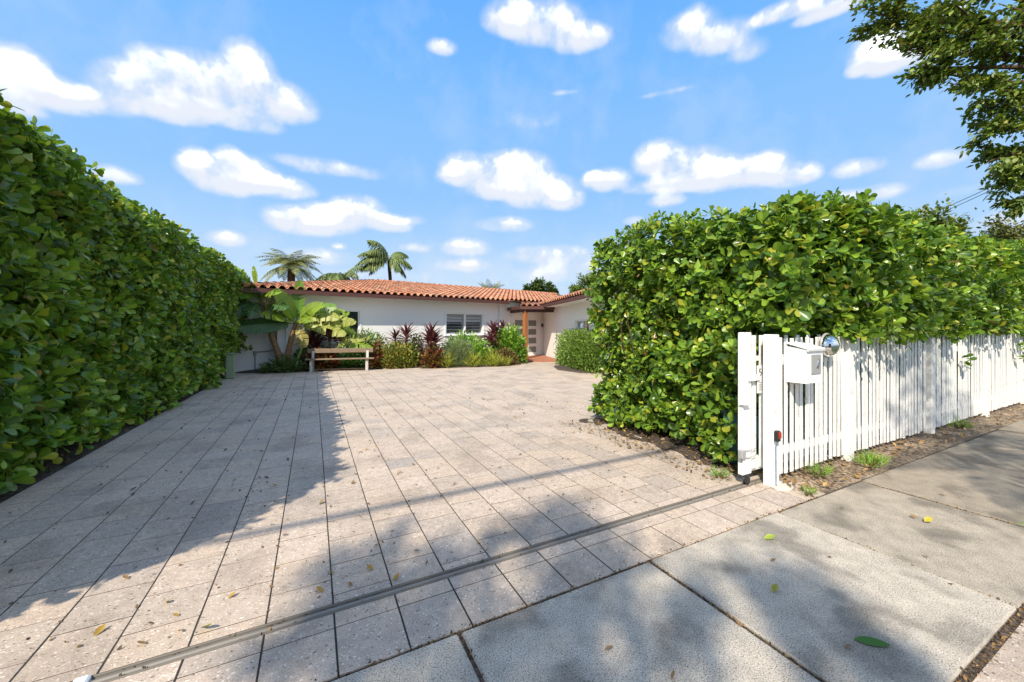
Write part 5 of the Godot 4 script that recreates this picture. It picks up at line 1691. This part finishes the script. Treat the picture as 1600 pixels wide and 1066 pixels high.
func build_small() -> void:
	rng.seed = 900
	var gold := Color(0.42, 0.26, 0.05)
	var tan := Color(0.3, 0.18, 0.08)
	for e in [[-0.95, -2.6], [-0.62, -2.58], [-0.72, -2.75], [-0.58, -2.46], [-0.7, -2.42], [-0.42, -2.62], [-0.98, -3.1], [0.05, -2.44], [0.2, -2.42], [0.12, -2.6], [0.33, -2.52], [0.42, -2.36], [0.6, -2.62], [-0.2, -3.25], [-0.3, -4.3], [-0.7, -4.6]]:
		fallen("small golden-brown dry leaf lying on the near driveway pavers", "dry leaves near the gate track", Vector3(e[0], 0, e[1]), rng.randf_range(0.03, 0.055), gold if rng.randf() < 0.6 else tan, rng.randf() * TAU)
	for k in 110:
		var x := rng.randf_range(-0.4, 4.2)
		var z := rng.randf_range(-11, -2.8)
		if rng.randf() < 0.4:
			x = rng.randf_range(0.2, 1.2); z = rng.randf_range(-8.5, -3.4)
		elif rng.randf() < 0.45:
			x = rng.randf_range(2.9, 4.6); z = rng.randf_range(-8.2, -5.4)
		fallen("tiny brown dry leaf scattered on the sunlit driveway", "dry leaves scattered over the driveway", Vector3(x, 0, z), rng.randf_range(0.025, 0.055), (gold if rng.randf() < 0.35 else tan) * rng.randf_range(0.6, 1.1), rng.randf() * TAU)
	for k in 40:
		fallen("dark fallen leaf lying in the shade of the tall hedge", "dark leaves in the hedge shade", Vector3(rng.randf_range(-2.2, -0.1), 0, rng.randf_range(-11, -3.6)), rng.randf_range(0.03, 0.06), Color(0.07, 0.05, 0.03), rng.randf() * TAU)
	for e in [[1.9, -1.2], [2.6, -1.45], [3.0, -1.3], [3.55, -1.0], [4.2, -1.25], [3.9, -1.6], [5.0, -1.3], [2.2, -0.9], [3.3, -0.85], [1.35, -1.15], [1.2, -1.4], [0.95, -1.3]]:
		fallen("small curled brown leaf lying on the grey sidewalk concrete", "brown leaves on the sidewalk", Vector3(e[0], 0.006, e[1]), rng.randf_range(0.03, 0.05), tan, rng.randf() * TAU)
	fallen("large fresh green leaf lying flat on the sidewalk slab", "", Vector3(2.30, 0.008, -0.90), 0.14, Color(0.045, 0.15, 0.02), 0.75, "flat")
	fallen("yellow-green leaf on the sidewalk near the threshold pavers", "", Vector3(2.83, 0.008, -1.62), 0.075, Color(0.3, 0.38, 0.05), 0.5)
	fallen("bright yellow leaf in the middle of the second sidewalk slab", "", Vector3(4.18, 0.008, -1.2), 0.07, Color(0.5, 0.42, 0.04), 0.2)
	fallen("slim yellow leaf in the tree shadow on the sidewalk", "", Vector3(2.3, 0.008, -1.27), 0.06, Color(0.4, 0.36, 0.05), -0.2)
	fallen("narrow pale green leaf lying beside the left hedge", "", Vector3(-2.28, 0.006, -4.05), 0.16, Color(0.25, 0.3, 0.1), 0.4)
	fallen("fresh yellowish leaf lying near the track's left end", "", Vector3(-0.5, 0.006, -2.42), 0.07, Color(0.34, 0.32, 0.04), 0.8)
	var s := Scatter.new()
	for k in 1500:
		var x := rng.randf_range(-2.2, 4.6)
		var z := -2.4 - 9.5 * pow(rng.randf(), 1.2)
		if rng.randf() < 0.35: x = PX + P * rng.randi_range(-7, 14) + rng.randfn() * 0.02
		s.add(Transform3D(aim(rv() * Vector3(1, 0.2, 1), Vector3.UP + rv() * 0.6, rng.randf_range(0.008, 0.026)), Vector3(x, 0.004, z)), greens("brown") * rng.randf_range(0.3, 1.0))
	tag(many("driveway_debris", shapes.dry, M.dry, s), "tiny bits of leaf and dirt strewn over the driveway pavers", "leaf litter", "", "stuff")
	# litter on soil and in the joints
	s = Scatter.new()
	for k in 1500:
		var x := 3.95 + 14.0 * pow(rng.randf(), 1.6)
		var z := rng.randf_range(-2.9, -1.86)
		s.add(Transform3D(aim(rv() * Vector3(1, 0.25, 1), Vector3.UP + rv() * 0.6, rng.randf_range(0.02, 0.06)), Vector3(x, rng.randf_range(0.008, 0.03), z)), greens("brown") * (1.6 if rng.randf() < 0.3 else 1.0))
	for k in 900:
		s.add(Transform3D(aim(rv() * Vector3(1, 0.25, 1), Vector3.UP + rv() * 0.6, rng.randf_range(0.02, 0.055)), Vector3(rng.randf_range(3.45, 5.0), rng.randf_range(0.012, 0.03), rng.randf_range(-5.0, -2.36))), greens("brown"))
	tag(many("leaf_litter", shapes.dry, M.dry, s), "brown leaf litter over the dirt by fence and right hedge", "leaf litter", "", "stuff")
	s = Scatter.new()
	for k in 2200:
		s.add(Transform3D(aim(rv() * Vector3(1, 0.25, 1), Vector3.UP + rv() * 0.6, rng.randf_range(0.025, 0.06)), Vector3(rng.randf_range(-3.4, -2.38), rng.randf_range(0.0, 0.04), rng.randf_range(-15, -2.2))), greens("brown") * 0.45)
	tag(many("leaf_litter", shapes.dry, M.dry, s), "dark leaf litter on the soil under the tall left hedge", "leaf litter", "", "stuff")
	s = Scatter.new()
	for k in 2600:
		var t := rng.randf()
		var p := Vector3.ZERO
		if t < 0.3: p = Vector3(rng.randf_range(-0.5, 4.0), 0, -1.826 + rng.randfn() * 0.008)
		elif t < 0.62: p = Vector3(rng.randf_range(1.5, 4.6), 0, -0.575 + rng.randfn() * 0.016)
		elif t < 0.86: p = Vector3([0.64, 1.93, 3.36, 4.78][rng.randi() % 4] + rng.randfn() * 0.006, 0, rng.randf_range(-1.82, -0.6))
		else: p = Vector3(rng.randf_range(-0.8, 3.9), 0, -2.279 + [0.024, -0.024][rng.randi() % 2] + rng.randfn() * 0.006)
		s.add(Transform3D(aim(rv() * Vector3(1, 0.3, 1), Vector3.UP + rv(), rng.randf_range(0.008, 0.022)), p - Vector3(0, 0.004, 0)), greens("brown") * rng.randf_range(0.4, 1.2))
	tag(many("joint_litter", shapes.dry, M.dry, s), "crumbled leaf bits caught in the sidewalk joints and gate track", "leaf litter", "", "stuff")
	for e in [[4.55, -2.06, 0.13], [5.35, -1.95, 0.15], [5.55, -1.98, 0.12], [3.95, -1.87, 0.07], [8.6, -2.1, 0.16], [4.66, -0.72, 0.1], [3.62, -2.5, 0.1]]:
		bush("weed_tuft", ["small green weed by the fence foot below the mailbox", "bright green grass tuft on the dirt strip", "low grass tuft next to the brighter one", "tiny weed at the corner of threshold and sidewalk", "pale weed against the far fence slats", "weed growing in the sidewalk edge at far right", "yellowing weed beside the gate wheel"][[4.55, 5.35, 5.55, 3.95, 8.6, 4.66, 3.62].find(e[0])], Vector3(e[0], 0.0, e[1]), Vector3(e[2], e[2] * 0.55, e[2] * 0.7), 90, "blade", e[2] * 0.75, "lime", M.softleaf, "", 1.0, 2.0, "weed")
